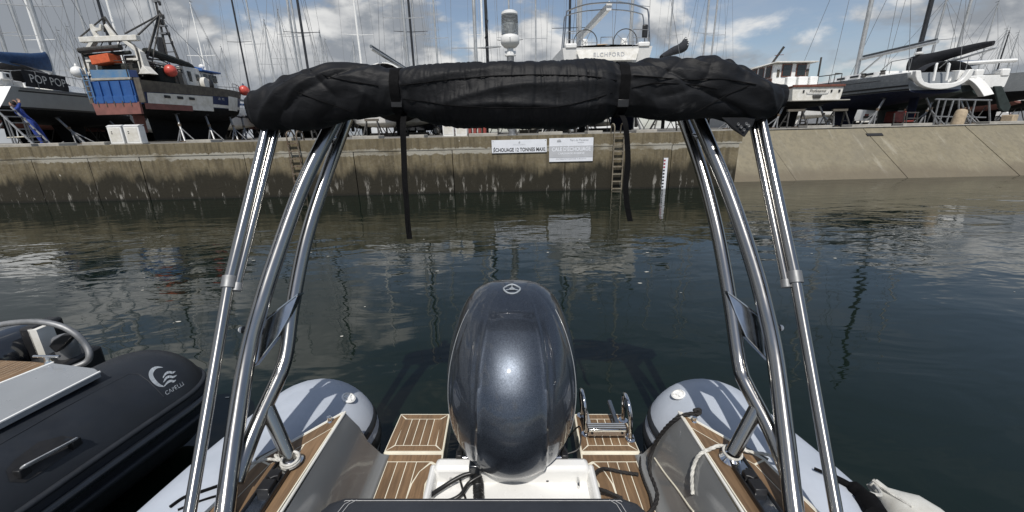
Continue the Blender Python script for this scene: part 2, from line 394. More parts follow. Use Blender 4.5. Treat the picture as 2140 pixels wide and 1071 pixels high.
# quay wall: one capping beam, cast panels with open joints below
qw = thing('quay_wall', 'long stained concrete quay wall with dark weed band above the water', 'quay wall', (0, QY, 0))
joints = [-40, -31, -25.2, -22, -18.7, -15.3, -13.5, -11.85, -8.5, -5.0, -1.84, 1.78, 5.2, 7.36]
for a, b in zip(joints[:-1], joints[1:]):
    dy = random.uniform(-.006, .006)
    G().box(((a+b)/2, QY+.30+dy, -.06), (b-a-.022, .56, 2.88)).build('wall_panel', 'wall', qw, bevel=.006, smooth=0)
caps = [-40, -28.3, -18.9, -9.6, -.4, 7.42]
for a, b in zip(caps[:-1], caps[1:]):
    G().box(((a+b)/2, QY+.303, 1.575), (b-a-.005, .60, .385)).build('capping_beam', 'wall', qw, bevel=.008, smooth=0)
G().box((7.22, 15.2, -.05), (.30, 3.2, 3.6)).build('return_wall', 'wall', qw, bevel=.012, smooth=0)
# sloped revetment to the right, cast bays with diagonal open joints
rv = thing('stone_revetment', 'sloping pale concrete revetment running right from the end of the quay wall', 'sea wall', (7.4, 14.5, 0))
xs = [7.40, 9.9, 13.9, 17.9, 22.5, 27.5, 33, 40]
for a, b in zip(xs[:-1], xs[1:]):
    sk = .55; dz = random.uniform(-.012, .012)
    a0 = a if a == 7.40 else a+sk+.012; a1 = a+.012; b0 = b+sk-.012; b1 = b-.012
    f0, f1, z0, z1 = 13.15, 16.6, -1.2+dz, 1.74+dz
    G().hexa([(a0, f0, z0-.6), (b0, f0, z0-.6), (b1, f1, z1-.6), (a1, f1, z1-.6)], [(a0, f0, z0), (b0, f0, z0), (b1, f1, z1), (a1, f1, z1)]).build('concrete_bay', 'slope', rv, smooth=0, bevel=.01)
G().box((23.5, 16.72, 1.66), (33, .26, .24)).build('coping', 'slab', rv, smooth=0, bevel=.015)
G().box((14.15, 16.28, 1.475), (.62, .14, .03), Matrix.Rotation(.70, 3, 'X')).build('drain_slot', 'rubber', rv, smooth=0)
# signs
sg = thing('warning_sign', 'narrow white sign with black capitals fixed high on the quay wall', 'sign', (.31, QY-.03, 1.44))
G().box((.31, QY-.012, 1.445), (1.75, .02, .40)).build('sign_board', 'sign', sg, bevel=.004)
F1 = flat((.31, QY-.026, 1.335), (1, 0, 0), (0, 0, 1))
put_text(sg, 'ÉCHOUAGE 12 TONNES MAXI', .15, 'ink', lambda x, y: F1(x, y*1.05), width=1.64, bold=.0035)
put_text(sg, 'PORTS DE LA CHARENTE', .035, 'ink_grey', lambda x, y: F1(x, y+.155))
G().prism([F1(-.03, .205), F1(.02, .19), F1(.035, .25), F1(-.005, .262)], (0, -.002, 0)).build('crest', 'ink_grey', sg)
for sx in (-.83, .83):
    for sz in (-.16, .16): G().lathe([(.012, 0), (.010, .008)], (.31+sx, QY-.022, 1.445+sz), 8, Matrix.Rotation(rad(90), 3, 'X')).build('fixing_bolt', 'dull_steel', sg)
sg = thing('information_board', 'taller faded white board with washed out grey panel and white capitals beside the ladder', 'sign', (1.97, QY-.03, 1.3))
G().box((1.965, QY-.012, 1.30), (1.40, .02, .73)).build('sign_board', 'sign', sg, bevel=.004)
G().box((1.965, QY-.025, 1.245), (1.385, .006, .36)).build('printed_band', 'sign_grey', sg)
F2 = flat((1.965, QY-.031, 1.315), (1, 0, 0), (0, 0, 1))
put_text(sg, "CALE D'ÉCHOUAGE", .165, 'sign', lambda x, y: F2(x, y), width=1.24, bold=.006)
put_text(sg, 'CARENAGE RESERVE', .085, 'sign', lambda x, y: F2(x, y-.13), width=.85, bold=.002)
put_text(sg, 'INTERDICTION DE 7 A 19 H', .05, 'ink_grey', lambda x, y: F2(x, y-.29), width=.95)
put_text(sg, 'Port de Plaisance', .085, 'ink_grey', lambda x, y: F2(x+.25, y+.285))
put_text(sg, 'capitainerie', .045, 'ink_grey', lambda x, y: F2(x+.3, y+.215))
G().prism([F2(-.46, .24), F2(-.32, .24), F2(-.34, .30), F2(-.39, .315), F2(-.45, .29)], (0, -.002, 0)).build('crest', 'ink_grey', sg)
# ladders on the wall
def ladder(x, label, mt, w=.31, top=2.05, bottom=-1.0, lean=0):
    t = thing('quay_ladder', label, 'ladder', (x, QY-.09, bottom), group='iron ladders on the quay wall')
    for s in (-1, 1):
        G().tube(spline([(x+s*w/2, QY-.09, bottom), (x+s*w/2+lean*.5, QY-.09, top-.35), (x+s*w/2+lean, QY-.07, top-.1), (x+s*w/2+lean, QY+.05, top), (x+s*w/2+lean, QY+.3, top-.02), (x+s*w/2+lean, QY+.38, QZ)], 4), .021, 6).build('stile', mt, t)
    z = bottom+.1
    while z < 1.75:
        G().box((x+lean*.5*(z-bottom)/(top-bottom), QY-.09, z), (w, .035, .035)).build('rung', mt, t); z += .235
    for z in (.3, 1.1, 1.55):
        for s in (-1, 1): G().box((x+s*w/2, QY-.04, z), (.03, .1, .03)).build('wall_bracket', mt, t)
ladder(3.46, 'galvanised wall ladder right of the two white signs', 'ladder')
ladder(-6.82, 'dark rusty wall ladder partly behind the left steel arch tubes', 'rusty')
tg = thing('tide_gauge', 'red and white tide staff on the quay wall right of the ladder', 'tide gauge', (5.02, QY-.03, -.6))
G().box((5.02, QY-.02, .20), (.135, .03, 1.56)).build('staff_board', 'sign', tg)
for k in range(15):
    G().box((5.02-.038, QY-.038, .90-k*.105), (.055, .006, .052)).build('graduation', 'red_mark' if k < 3 else 'ink', tg)
# concrete pads along the quay edge
for i, (px, w) in enumerate([(38, 1.1), (115, .75), (205, .70), (425, .85), (600, .6), (770, .9), (875, .5), (1010, .95), (1150, .8), (1240, .5), (1345, .7), (1700, 1.0), (1790, 1.0), (1830, .6), (1900, 1.1), (2085, 1.5)]):
    Y = QY+.95 if px < 1500 else 17.4
    c = at(px, 285, Y); spot = ['at the far left under the grey yacht', 'under the bow support of the grey yacht', 'between the grey yacht and the trawler', 'under the trawler bow', 'left of the dark ladder', 'behind the left strap', 'in front of the black car', 'above the narrow sign', 'above the faded board', 'left of the pale ladder', 'right of the pale ladder', 'under the white motor cruiser', 'under the dark grey yacht', 'beside the navy keel', 'right of the navy keel', 'at the far right under the rudder'][i]
    single(G().box((c.x, Y, YARD+.055), (w, .55, .11), Matrix.Rotation(random.uniform(-.1, .1), 3, 'Z')), 'concrete_slab', 'slab', 'low concrete slab on the quay edge ' + spot, 'concrete slab', (c.x, Y, YARD), group='concrete slabs along the quay edge', bevel=.015, smooth=0)
# ================================================================== the boatyard: boats on stands
def hull(t, L, B, zb, zw, zs0, zs1, mt, mb, md='white', tr=.75, rake=.9, trake=0, N=16, mtr=None, full=2.2, flare=.9, sag=.0, stern_deep=.25):
    """boat standing on its keel: y forward from the stern, z above the yard; returns half-beam(u), sheer(u)"""
    def hb(u):
        if u < .42: k = u/.42; return B/2*(tr+(1-tr)*(1-(1-k)**2))
        return B/2*max(.0, 1-((u-.42)/.58)**full)
    def zs(u): return zs0+(zs1-zs0)*u**1.6-sag*math.sin(math.pi*u)
    def zk(u):
        k = max(0, 1-(2*u-1)**2)**.65
        d = max(k, stern_deep*(1-u)**1.5)
        return zw-(zw-zb)*d
    def Y(u, h): return u*L-rake*u**4*(1-h)+trake*(1-u)**6*(h-1)
    us = [i/N for i in range(N+1)]
    top, bot, rows = [], [], []
    for u in us:
        b = hb(u); s = zs(u); H = s-zb
        q = [k/5 for k in range(6)]
        pr = [(b*(flare+(1-flare)*x**.8), lerp(zw, s, x)) for x in q]
        bw = b*flare
        bp = [(bw*math.sin(k/6*math.pi/2), zw-(zw-zk(u))*math.cos(k/6*math.pi/2)) for k in range(7)]
        rows.append((u, pr, bp))
    for side in (1, -1):
        pass
    g = G()
    for side in (1, -1):
        g.grid([[V((side*x, Y(u, (z-zb)/(zs(u)-zb)), z)) for x, z in pr] for u, pr, bp in rows])
    g.build('topsides', mt, t, smooth=50)
    g = G(); g.grid([[V((-x, Y(u, (z-zb)/(zs(u)-zb)), z)) for x, z in bp[::-1]] + [V((x, Y(u, (z-zb)/(zs(u)-zb)), z)) for x, z in bp[1:]] for u, pr, bp in rows])
    g.build('hull_bottom', mb, t, smooth=50)
    g = G(); g.grid([[V((x*k, Y(u, 1), s+.06*(1-k*k)*x)) for k in (-1, -.5, 0, .5, 1)] for u, pr, bp in rows for x, s in [(pr[-1][0], zs(u)-.015)]])
    g.build('deck', md, t, smooth=50)
    u, pr, bp = rows[0]
    pts = [V((x, Y(0, (z-zb)/(zs(0)-zb))-.004, z)) for x, z in pr]
    poly = [V((-p.x, p.y, p.z)) for p in pts[::-1]] + pts
    G().add(poly, [tuple(range(len(poly)))]).build('transom', mtr or mt, t, smooth=0)
    pts = [V((x, Y(0, (z-zb)/(zs(0)-zb))-.004, z)) for x, z in bp]
    poly = [V((-p.x, p.y, p.z)) for p in pts[::-1][:-1]] + pts
    G().add(poly, [tuple(range(len(poly)))]).build('transom_bottom', mb, t, smooth=0)
    def side_pt(u, z, s=1, off=.006):
        b = hb(u); q = max(0, min(1, (z-zw)/(zs(u)-zw)))
        return V((s*(b*(flare+(1-flare)*q**.8)+off), Y(u, (z-zb)/(zs(u)-zb)), z))
    return hb, zs, side_pt
def side_band(t, name, mt, sp, u0, u1, za, zb_, n=10, both=True, off=.008):
    for s in ((1, -1) if both else (1,)):
        o = G().grid([[sp(lerp(u0, u1, i/n), z, s, off) for z in (za(lerp(u0, u1, i/n)), zb_(lerp(u0, u1, i/n)))] for i in range(n+1)]).build(name, mt, t, smooth=40)
    return o
def fin(t, y0, y1, ztop, thick, mt, name='keel', y2=None, y3=None, zbot=.06):
    y2 = y0 if y2 is None else y2; y3 = y1 if y3 is None else y3
    def ring(a, b, z):
        c = (a+b)/2; L = (b-a)/2
        return [V((math.sin(2*math.pi*k/14)*thick/2*(1 if math.cos(2*math.pi*k/14) > 0 else .8), c+math.cos(2*math.pi*k/14)*L, z)) for k in range(14)]
    return G().loft([ring(y0, y1, ztop), ring(lerp(y0, y2, .5), lerp(y1, y3, .5), (ztop+zbot)/2), ring(y2, y3, zbot)]).build(name, mt, t, smooth=50)
def rig(t, y, z, h, r, mt, spr=(), B=1.6, fore=None, aft=None, head=True, w=.011):
    ms = G().tube([(0, y, z), (0, y-.002*h, z+h*.6), (0, y-.01*h, z+h)], [r, r, r*.7], 10).build('mast', mt, t)
    top = V((0, y-.01*h, z+h))
    for f in spr:
        zz = z+h*f; wd_ = B*(.95-.35*f)
        G().tube([(-wd_, y-.12, zz+.03), (0, y, zz), (wd_, y-.12, zz+.03)], [.018, .028, .018], 6).build('spreader', mt, t)
    for s in (-1, 1):
        pts = [V((s*B*.95, y-.1, z-.25))] + [V((s*B*(.95-.35*f), y-.12, z+h*f+.03)) for f in spr] + [top*.97+V((0, y, z))*.03]
        G().tube(pts, w, 4).build('shroud', 'wire', t)
    if fore: G().tube([top, fore], w*1.3, 4).build('forestay', 'wire', t)
    if aft: G().tube([top, aft], w, 4).build('backstay', 'wire', t)
    if head:
        G().tube([top, top+V((0, 0, .35))], .012, 4).build('aerial', 'wire', ms)
        G().box(top+V((0, .12, .08)), (.05, .3, .03)).build('masthead_bracket', 'dull_steel', ms)
def rail(t, pts, r=.016, posts=(), mt='dull_steel', name='guard_rail'):
    g = G().tube(pts, r, 6)
    for a, b in posts: g.tube([a, b], r*.85, 6)
    return g.build(name, mt, t)
COUNT = {}
PLACE_SETS = {'props of the pale grey sloop': ['near its stern by the man', 'under its bow beside the trawler', 'on its far left side', 'under the far left of its bow'], 'props of the fishing trawler': ['nearest its red stern flap', 'second from its stern', 'third from its stern', 'nearest its bow', 'on its far side aft', 'on its far side forward']}
PLACES = ['at its right stern quarter', 'under its right bow', 'at its left stern quarter', 'under its left bow', 'fifth along', 'sixth along']
def stands(name_label, group, spots):
    """single props and tripods that hold a hull: (foot, head)"""
    for i, (foot, head) in enumerate(spots):
        f, h = V(foot), V(head)
        k_ = COUNT.get(group, 0); COUNT[group] = k_+1
        t = thing('boat_prop', name_label + ' ' + PLACE_SETS.get(group, PLACES)[k_], 'boat prop', (f.x, f.y, YARD), group=group)
        d = (h-f); G().tube([V((f.x, f.y, YARD+.01)), h], .05, 8).build('strut', 'dull_steel', t)
        G().box((f.x, f.y, YARD+.025), (.3, .3, .05)).build('foot_plate', 'rusty', t)
        G().box(h, (.28, .22, .05)).build('pad', 'rubber', t)
        G().tube([f+d*.55, f+d*.55+V((0, 0, .12))], .065, 8).build('screw_collar', 'rusty', t)
        for a in (.6, 2.7, 4.6):
            G().tube([f+d*.5, V((f.x+math.cos(a)*.42, f.y+math.sin(a)*.42, YARD+.01))], .028, 6).build('brace_leg', 'dull_steel', t)
def loc(t, p): return t.matrix_world @ V(p)
# ---- grey sloop on the far left with the name cloth
yaw = rad(15); base = V((-23.4, 19.2, YARD))
A = thing('sailing_yacht', 'pale grey sloop with blue boom cover and a black name cloth on its rail', 'yacht', base, 'local', yaw=yaw)
hb, zs, sp = hull(A, 11.5, 3.7, .95, 1.62, 2.55, 2.75, 'hull_pale', 'af_black', tr=.74, rake=1.1, trake=1.3, mtr='white', flare=.90)
side_band(A, 'cove_stripe', 'black', sp, .03, .9, lambda u: zs(u)-.20, lambda u: zs(u)-.135)
side_band(A, 'rubbing_strake', 'hull_grey', sp, .03, .9, lambda u: zs(u)-.10, lambda u: zs(u)-.02, off=.03)
side_band(A, 'boot_stripe', 'black', sp, .0, .97, lambda u: 1.62, lambda u: 1.70)
fin(A, 3.6, 6.2, 1.2, .34, 'af_black', y2=4.3, y3=6.0)
fin(A, .9, 1.6, 1.4, .14, 'af_black', 'rudder', y2=.8, y3=1.35, zbot=.35)
G().loft([[V((x*w, y, z)) for x, z in ((-1, 2.6), (-.85, 2.6+hh), (.85, 2.6+hh), (1, 2.6))] for y, w, hh in ((2.8, 1.15, .38), (5, 1.1, .42), (7.5, .7, .30), (8.3, .45, .05))]).build('cabin_trunk', 'white', A, smooth=30)
G().box((.72, .6, 2.72), (.62, 1.3, .30)).build('cockpit_coaming', 'white', A, bevel=.05)
G().box((-.72, .6, 2.72), (.62, 1.3, .30)).build('cockpit_coaming', 'white', A, bevel=.05)
G().box((1.0, .35, 3.0), (.3, .5, .32)).build('stern_locker', 'white', A, bevel=.04)
G().box((1.155, .35, 3.02), (.01, .14, .14)).build('vent', 'black', A)
# sprayhood
g = G()
g.grid([[V((math.cos(a)*-1.25, y, 2.95+math.sin(a)*h)) for a in [math.pi*k/12 for k in range(13)]] for y, h in ((2.3, .88), (2.9, .84), (3.5, .60), (4.0, .2))])
hood = g.build('sprayhood', 'black_cloth', A, smooth=60)
# name cloth on the starboard rail
p0, p1 = V((1.66, .35, 2.58)), V((1.80, 2.75, 2.56)); up = V((.05, 0, .70))
nc = G(); nrow = []
for i in range(17):
    t = i/16; q = p0.lerp(p1, t); wv = .02*math.sin(t*19)
    nrow.append([q+V((wv+.03*math.sin(k*1.5), 0, 0))+up*(k/4) for k in range(5)])
nc.grid(nrow); cloth = nc.build('name_cloth', 'black_cloth', A, smooth=60)
dY = (p1-p0).normalized()
put_text(A, 'POP POP', .52, 'white_dirty', lambda x, y: p0.lerp(p1, .5)+up*.5+dY*(x*.98)+V((.075, 0, y)))
for yy in (1.0, 2.5, 4.1): G().tube([V((1.72, yy, 2.5)), V((1.76, yy, 3.3))], .016, 6).build('stanchion', 'dull_steel', A)
rail(A, spline([(1.5, .15, 3.2), (1.72, 1.0, 3.3), (1.86, 4.1, 3.25)], 4)); rail(A, spline([(1.86, 4.1, 3.05), (1.8, 6.5, 3.0), (1.2, 9, 2.95), (.2, 11.3, 3.3)], 5), mt='white_dirty', name='toe_rail')
rail(A, spline([(-1.2, 0, 3.2), (0, -.1, 3.25), (1.5, .15, 3.2)], 4), posts=[((1.4, .1, 2.6), (1.45, .12, 3.2)), ((-1.1, 0, 2.6), (-1.15, 0, 3.2)), ((.3, -.05, 2.6), (.3, -.08, 3.24))], name='pushpit')
rig(A, 5.1, 2.9, 11.5, .105, 'alloy', (.35, .66), 1.75, V((0, 11.4, 2.9)), V((0, .1, 2.7)))
G().tube([(0, 4.95, 3.75), (0, .3, 3.95)], .075, 8).build('boom', 'alloy', A)
g = G(); g.loft([[V((math.cos(a)*w, y, zc+math.sin(a)*h)) for a in [2*math.pi*k/14 for k in range(14)]] for y, w, zc, h in ((5.08, .07, 4.28, .52), (4.8, .17, 4.22, .47), (4.0, .20, 4.12, .40), (2.5, .18, 4.04, .28), (1.2, .14, 3.99, .17), (.3, .08, 3.97, .10))])
g.build('boom_cover', 'blue_cloth', A, smooth=60)
for k, (yy, s) in enumerate([(2.2, 1), (6.2, 1), (3.0, -1), (8.6, -1)]):
    stands('grey prop of the pale grey sloop', 'props of the pale grey sloop', [(loc(A, (s*2.3, yy-.3, 0)), loc(A, (s*1.25, yy, 1.33)))])
# folding access steps and the man beside it
st = thing('access_steps', 'grey steel access steps standing at the far left beside the man in overalls', 'steps', at(30, 308, 15.0), 'world')
sq = [at(-16, 222, 15.0), at(75, 309, 15.0)]
for dy in (0, .55):
    G().tube([V((sq[0].x, 15.0+dy, sq[0].z)), V((sq[1].x, 15.0+dy, YARD+.02))], .033, 8).build('stringer', 'dull_steel', st)
    for px in (8, 14):
        pz = at(px, 245, 15.0); G().tube([V((pz.x, 15.0+dy, pz.z)), V((pz.x, 15.0+dy, YARD))], .024, 8).build('leg', 'dull_steel', st)
    a = at(15, 288, 15.0); b = at(55, 286, 15.0); G().tube([V((a.x, 15+dy, a.z)), V((b.x, 15+dy, b.z))], .016, 6).build('tie_bar', 'cream', st)
for k in range(6):
    q = sq[0].lerp(sq[1], (k+.6)/6.6); G().box((q.x, 15.27, q.z), (.16, .5, .03)).build('tread', 'dull_steel', st)
# ---- people: one skinned body in overalls
def skinned(name, parent, pts, edges, mt, sub=2):
    me = bpy.data.meshes.new(name); off = OFF.get(parent.name, V())
    me.from_pydata([V(p[:3])-off for p in pts], edges, [])
    o = bpy.data.objects.new(name, me); COL.objects.link(o)
    md = o.modifiers.new('skin', 'SKIN'); md.use_smooth_shade = True
    for v, p in zip(me.skin_vertices[0].data, pts): v.radius = (p[3], p[4] if len(p) > 4 else p[3])
    me.skin_vertices[0].data[0].use_root = True
    s = o.modifiers.new('sub', 'SUBSURF'); s.levels = s.render_levels = sub
    dg = bpy.context.evaluated_depsgraph_get(); nm = bpy.data.meshes.new_from_object(o.evaluated_get(dg)); o.modifiers.clear(); o.data = nm
    nm.materials.clear(); nm.materials.append(M[mt]); nm.polygons.foreach_set('use_smooth', [True]*len(nm.polygons))
    o.parent = parent; OFF[o.name] = off
    return o
f0 = at(84, 300, 17.6); f0.z = YARD
man = thing('person', 'man in blue overalls working under the pale grey sloop with arms raised', 'person', f0, 'local', yaw=rad(25))
# local: facing -y..; leaning forward to the left (-x), arm raised
bp = [(-.10, 0, .92, .155, .13), (-.16, 0, 1.08, .15, .12), (-.25, 0, 1.26, .17, .125), (-.31, 0, 1.40, .13, .10), (-.36, -.01, 1.49, .058),
      (-.02, -.10, .84, .105), (.04, -.12, .47, .075), (.12, -.12, .09, .055), (.00, -.16, .035, .045),
      (-.02, .10, .84, .105), (.10, .13, .47, .075), (.20, .14, .09, .055), (.08, .15, .035, .045),
      (-.27, -.20, 1.38, .07), (-.13, -.33, 1.46, .055), (-.05, -.30, 1.66, .042),
      (-.30, .20, 1.38, .07), (-.42, .36, 1.42, .055), (-.46, .34, 1.66, .042)]
be = [(0, 1), (1, 2), (2, 3), (3, 4), (0, 5), (5, 6), (6, 7), (7, 8), (0, 9), (9, 10), (10, 11), (11, 12), (3, 13), (13, 14), (14, 15), (3, 16), (16, 17), (17, 18)]
skinned('overalls', man, bp, be, 'jean')
hd = G().ball((-.40, -.02, 1.62), (.085, .10, .122), 16, 12); hd.ball((-.487, -.02, 1.61), (.016, .014, .02), 8, 6)
for s in (-1, 1): hd.ball((-.395, -.02+s*.098, 1.61), (.018, .01, .03), 8, 6)
head = hd.build('head', 'skin', man, smooth=80)
G().ball((-.375, -.02, 1.655), (.092, .106, .105), 16, 10).build('hair', 'hair', man, smooth=80)
for side, w in ((-1, V((-.05, -.30, 1.66))), (1, V((-.46, .34, 1.66)))):
    pts = [(w.x, w.y, w.z-.03, .032), (w.x-.005, w.y, w.z+.05, .036, .02)]; ed = [(0, 1)]
    for k, (dx, dy, ln) in enumerate([(-.030, .0, .075), (-.010, .004, .085), (.010, .004, .08), (.028, 0, .065)]):
        i = len(pts); pts += [(w.x+dx, w.y+dy, w.z+.07, .011), (w.x+dx*1.15-.01, w.y+dy, w.z+.07+ln*.55, .010), (w.x+dx*1.1-.03, w.y+dy, w.z+.07+ln, .008)]; ed += [(1, i), (i, i+1), (i+1, i+2)]
    i = len(pts); pts += [(w.x+.035*side, w.y+.02, w.z+.03, .012), (w.x+.06*side, w.y+.03, w.z+.07, .010)]; ed += [(0, i), (i, i+1)]
    skinned('hand', man, pts, ed, 'skin', 1)
for s in ((.0, -.16), (.08, .15)): G().loft([[V((s[0]-.13+x*.27, s[1]+y*.05*(1-.3*abs(x-.5)), z)) for x, y in ((0, -.6), (.5, -1), (1, -.8), (1, .8), (.5, 1), (0, .6))] for z in (0.0, .04, .075)]).build('shoe', 'black', man, bevel=.01)
# ---- the trawler
base = V((-17.9, 20.0, YARD))
T_ = thing('fishing_trawler', 'blue and white steel fishing trawler with a white stern gantry', 'fishing boat', base, 'local', yaw=rad(-4))
hb, zs, sp = hull(T_, 8.2, 3.3, .95, 1.72, 2.72, 2.80, 'hull_navy', 'af_black', md='rail_brown', tr=.80, rake=.9, flare=.9, stern_deep=.6, full=2.6, mtr='hull_blue')
side_band(T_, 'bulwark', 'rail_brown', sp, 0, .995, lambda u: zs(u)-.33-.15*(1-u), lambda u: zs(u)+.02, off=.02, n=14)
side_band(T_, 'white_side_panel', 'white_dirty', sp, .02, .46, lambda u: 1.74, lambda u: zs(u)-.36-.15*(1-u), off=.014)
side_band(T_, 'white_stripe', 'white_dirty', sp, .46, .97, lambda u: 1.76, lambda u: 1.92, off=.014)
side_band(T_, 'white_name_panel', 'white_dirty', sp, .62, .77, lambda u: 1.66, lambda u: 2.42, off=.022)
side_band(T_, 'white_patch', 'white_dirty', sp, .29, .46, lambda u: 1.55, lambda u: 1.80, off=.022)
side_band(T_, 'red_side_panel', 'af_red', sp, .0, .29, lambda u: 1.50, lambda u: 1.76, off=.018)
for u in (.13, .21, .29):
    c = sp(u, 2.10, 1, .03); G().box(c, (.05, .34, .13)).build('freeing_port', 'black', T_, bevel=.05)
for u in (.52, .56): put_text(T_, 'LR' if u < .55 else '92', .17, 'white_dirty', flat(sp(u, 2.22, 1, .02), V((0, 1, 0)), V((0, 0, 1))))
# stern ramp panel, ribs, rails
yb = -.02
def TP(x, z, o=.0): return V((x, -.03-o-(2.7-z)*.0, z))
G().prism([TP(-1.05, 1.78), TP(1.05, 1.78), TP(1.0, 2.72), TP(-1.0, 2.72)], (0, -.10, 0)).build('stern_door', 'hull_blue', T_, bevel=.015)
G().prism([TP(-1.0, 2.74), TP(1.0, 2.74), TP(1.0, 2.84), TP(-1.0, 2.84)], (0, -.13, 0)).build('stern_sill', 'slab', T_, bevel=.015)
G().prism([TP(-.92, 2.85), TP(.95, 2.85), TP(.92, 3.16), TP(-.88, 3.20)], (0, -.05, 0)).build('upper_stern_panel', 'hull_lightblue', T_, bevel=.01)
G().prism([TP(.95, 2.85), TP(1.32, 2.82), TP(1.30, 3.12), TP(.95, 3.15)], (0, -.05, 0)).build('quarter_panel', 'hull_navy', T_, bevel=.01)
for x in (-.98, -.55, -.1, .42, .95): G().box((x, -.16, 2.25), (.06, .09, .9)).build('stern_rib', 'hull_blue', T_, bevel=.008)
G().box((0, -.155, 1.92), (2.1, .05, .30)).build('lower_stern_panel', 'hull_navy', T_, bevel=.008).data.materials[0] = M['hull_blue']
G().prism([V((-1.12, -.05, 1.28)), V((1.1, -.05, 1.28)), V((1.12, -.05, 1.80)), V((-1.18, -.05, 1.80))], (0, -.12, 0)).build('stern_flap', 'af_red', T_, bevel=.01)
for x in (-.85, -.45, -.05, .35, .75): G().box((x, -.185, 1.74), (.035, .03, .22)).build('flap_hinge', 'rail_brown', T_)
for x in (-1.18, -.92): G().tube([(x, -.20, 1.95), (x, -.22, 3.25)], .022, 6).build('ladder_stile', 'hull_lightblue', T_)
for z in (2.05, 2.28, 2.51, 2.74, 2.97): G().tube([(-1.18, -.21, z), (-.92, -.21, z)], .018, 6).build('ladder_rung', 'hull_lightblue', T_)
for s in (-1, 1): G().box((s*1.22, -.06, 2.3), (.28, .06, 1.05)).build('corner_post', 'rail_brown', T_)
# gantry
def bar(n, a, b, r, mt, k=6, par=T_): return G().tube([a, b], r, k).build(n, mt, par)
G().box((.05, .35, 4.50), (2.75, .24, .22)).build('gantry_beam', 'white_dirty', T_, bevel=.02)
for s in (-1, 1):
    G().hexa([V((s*1.35-.14, .2, 3.0)), V((s*1.35+.14, .2, 3.0)), V((s*1.35+.14, .55, 3.0)), V((s*1.35-.14, .55, 3.0))], [V((s*1.28-.12, .25, 3.95)), V((s*1.28+.12, .25, 3.95)), V((s*1.28+.12, .5, 3.95)), V((s*1.28-.12, .5, 3.95))]).build('gantry_leg', 'white_dirty', T_, bevel=.01)
    G().hexa([V((s*1.28-.11, .25, 3.95)), V((s*1.28+.11, .25, 3.95)), V((s*1.28+.11, .48, 3.95)), V((s*1.28-.11, .48, 3.95))], [V((s*.75-.11, .25, 4.42)), V((s*.75+.11, .25, 4.42)), V((s*.75+.11, .48, 4.42)), V((s*.75-.11, .48, 4.42))]).build('gantry_knee', 'white_dirty', T_, bevel=.01)
    G().prism([V((s*1.15, .15, 3.0)), V((s*1.75, .15, 3.0)), V((s*1.45, .15, 3.35))], (0, .4, 0)).build('gantry_foot', 'white_dirty', T_, bevel=.01)
    G().box((s*1.0, .3, 3.62), (.55, .2, .10)).build('gantry_shelf', 'white_dirty', T_, bevel=.01)
    G().tube(spline([(s*1.2, .28, 4.2), (s*1.33, .2, 3.9), (s*1.30, .2, 2.9)], 4), .035, 6).build('gantry_pipe', 'gunmetal', T_)
# stag horns on the beam
G().prism([V((-.62, .3, 4.6)), V((-.40, .3, 4.6)), V((-.52, .3, 4.82)), V((-.20, .3, 4.86)), V((-.12, .3, 5.08)), V((-.20, .3, 5.1)), V((-.28, .3, 4.95)), V((-.50, .3, 4.98)), V((-.56, .3, 5.12)), V((-.68, .3, 5.1)), V((-.70, .3, 4.9))], (0, .1, 0)).build('horn_bracket', 'white_dirty', T_, bevel=.01)
G().prism([V((.16, .3, 4.6)), V((.42, .3, 4.6)), V((.10, .3, 5.1)), V((.0, .3, 5.05))], (0, .1, 0)).build('horn_bracket', 'white_dirty', T_, bevel=.01)
# net drum and black beam
G().tube([(-1.3, .1, 4.03), (.7, .1, 4.10)], .12, 10).build('outrigger_roller', 'gunmetal', T_)
G().tube([(-1.3, .3, 3.84), (.9, .3, 3.92)], .08, 10).build('lower_roller', 'net', T_)
for k in range(5): bar('lattice_bar', (-1.0+k*.42, .35, 4.12), (-.78+k*.42, .4, 4.42), .02, 'gunmetal')
bar('lattice_rail', (-1.1, .5, 4.25), (1.0, .5, 4.28), .02, 'gunmetal')
G().box((-.20, .15, 3.62), (.92, .6, .36), Matrix.Rotation(rad(-6), 3, 'Y')).build('fish_crate', 'orange', T_, bevel=.02)
G().box((-.2, .9, 3.2), (1.5, 1.2, .55)).build('net_heap', 'net', T_, bevel=.1)
G().box((.75, .8, 3.45), (.7, .8, .75)).build('winch', 'gunmetal', T_, bevel=.06)
for s in (-1.22, .88): bar('stern_rail_post', (s, -.1, 2.8), (s, -.1, 3.75), .022, 'gunmetal')
for z in (3.42, 3.55): bar('stern_rail', (.3, .0, z), (1.2, .0, z), .016, 'gunmetal')
# A-frames: small one aft, tall derrick forward
pk = V((-.06, .5, 5.42))
bar('derrick_bar', (-1.35, .35, 4.62), pk, .035, 'gunmetal'); bar('derrick_bar', (.35, .5, 4.55), pk, .05, 'gunmetal'); bar('derrick_bar', (-.35, .6, 4.85), pk, .04, 'gunmetal')
pk2 = V((1.58, 1.6, 5.70))
bar('derrick_bar', (1.35, .4, 4.6), pk2, .04, 'gunmetal'); bar('derrick_bar', (.8, .4, 4.7), pk2, .035, 'gunmetal'); bar('derrick_bar', (1.20, .75, 3.75), pk2, .055, 'gunmetal'); bar('derrick_bar', (1.38, .8, 3.6), pk2+V((.06, 0, 0)), .03, 'gunmetal')
G().box(pk2+V((.05, 0, -.30)), (.10, .12, .26)).build('hanging_block', 'black', T_, bevel=.03)
bar('hoist_wire', pk2, (1.45, 1.2, 4.25), .01, 'wire'); bar('hoist_wire', (1.3, 4.5, 3.9), pk2, .01, 'wire')
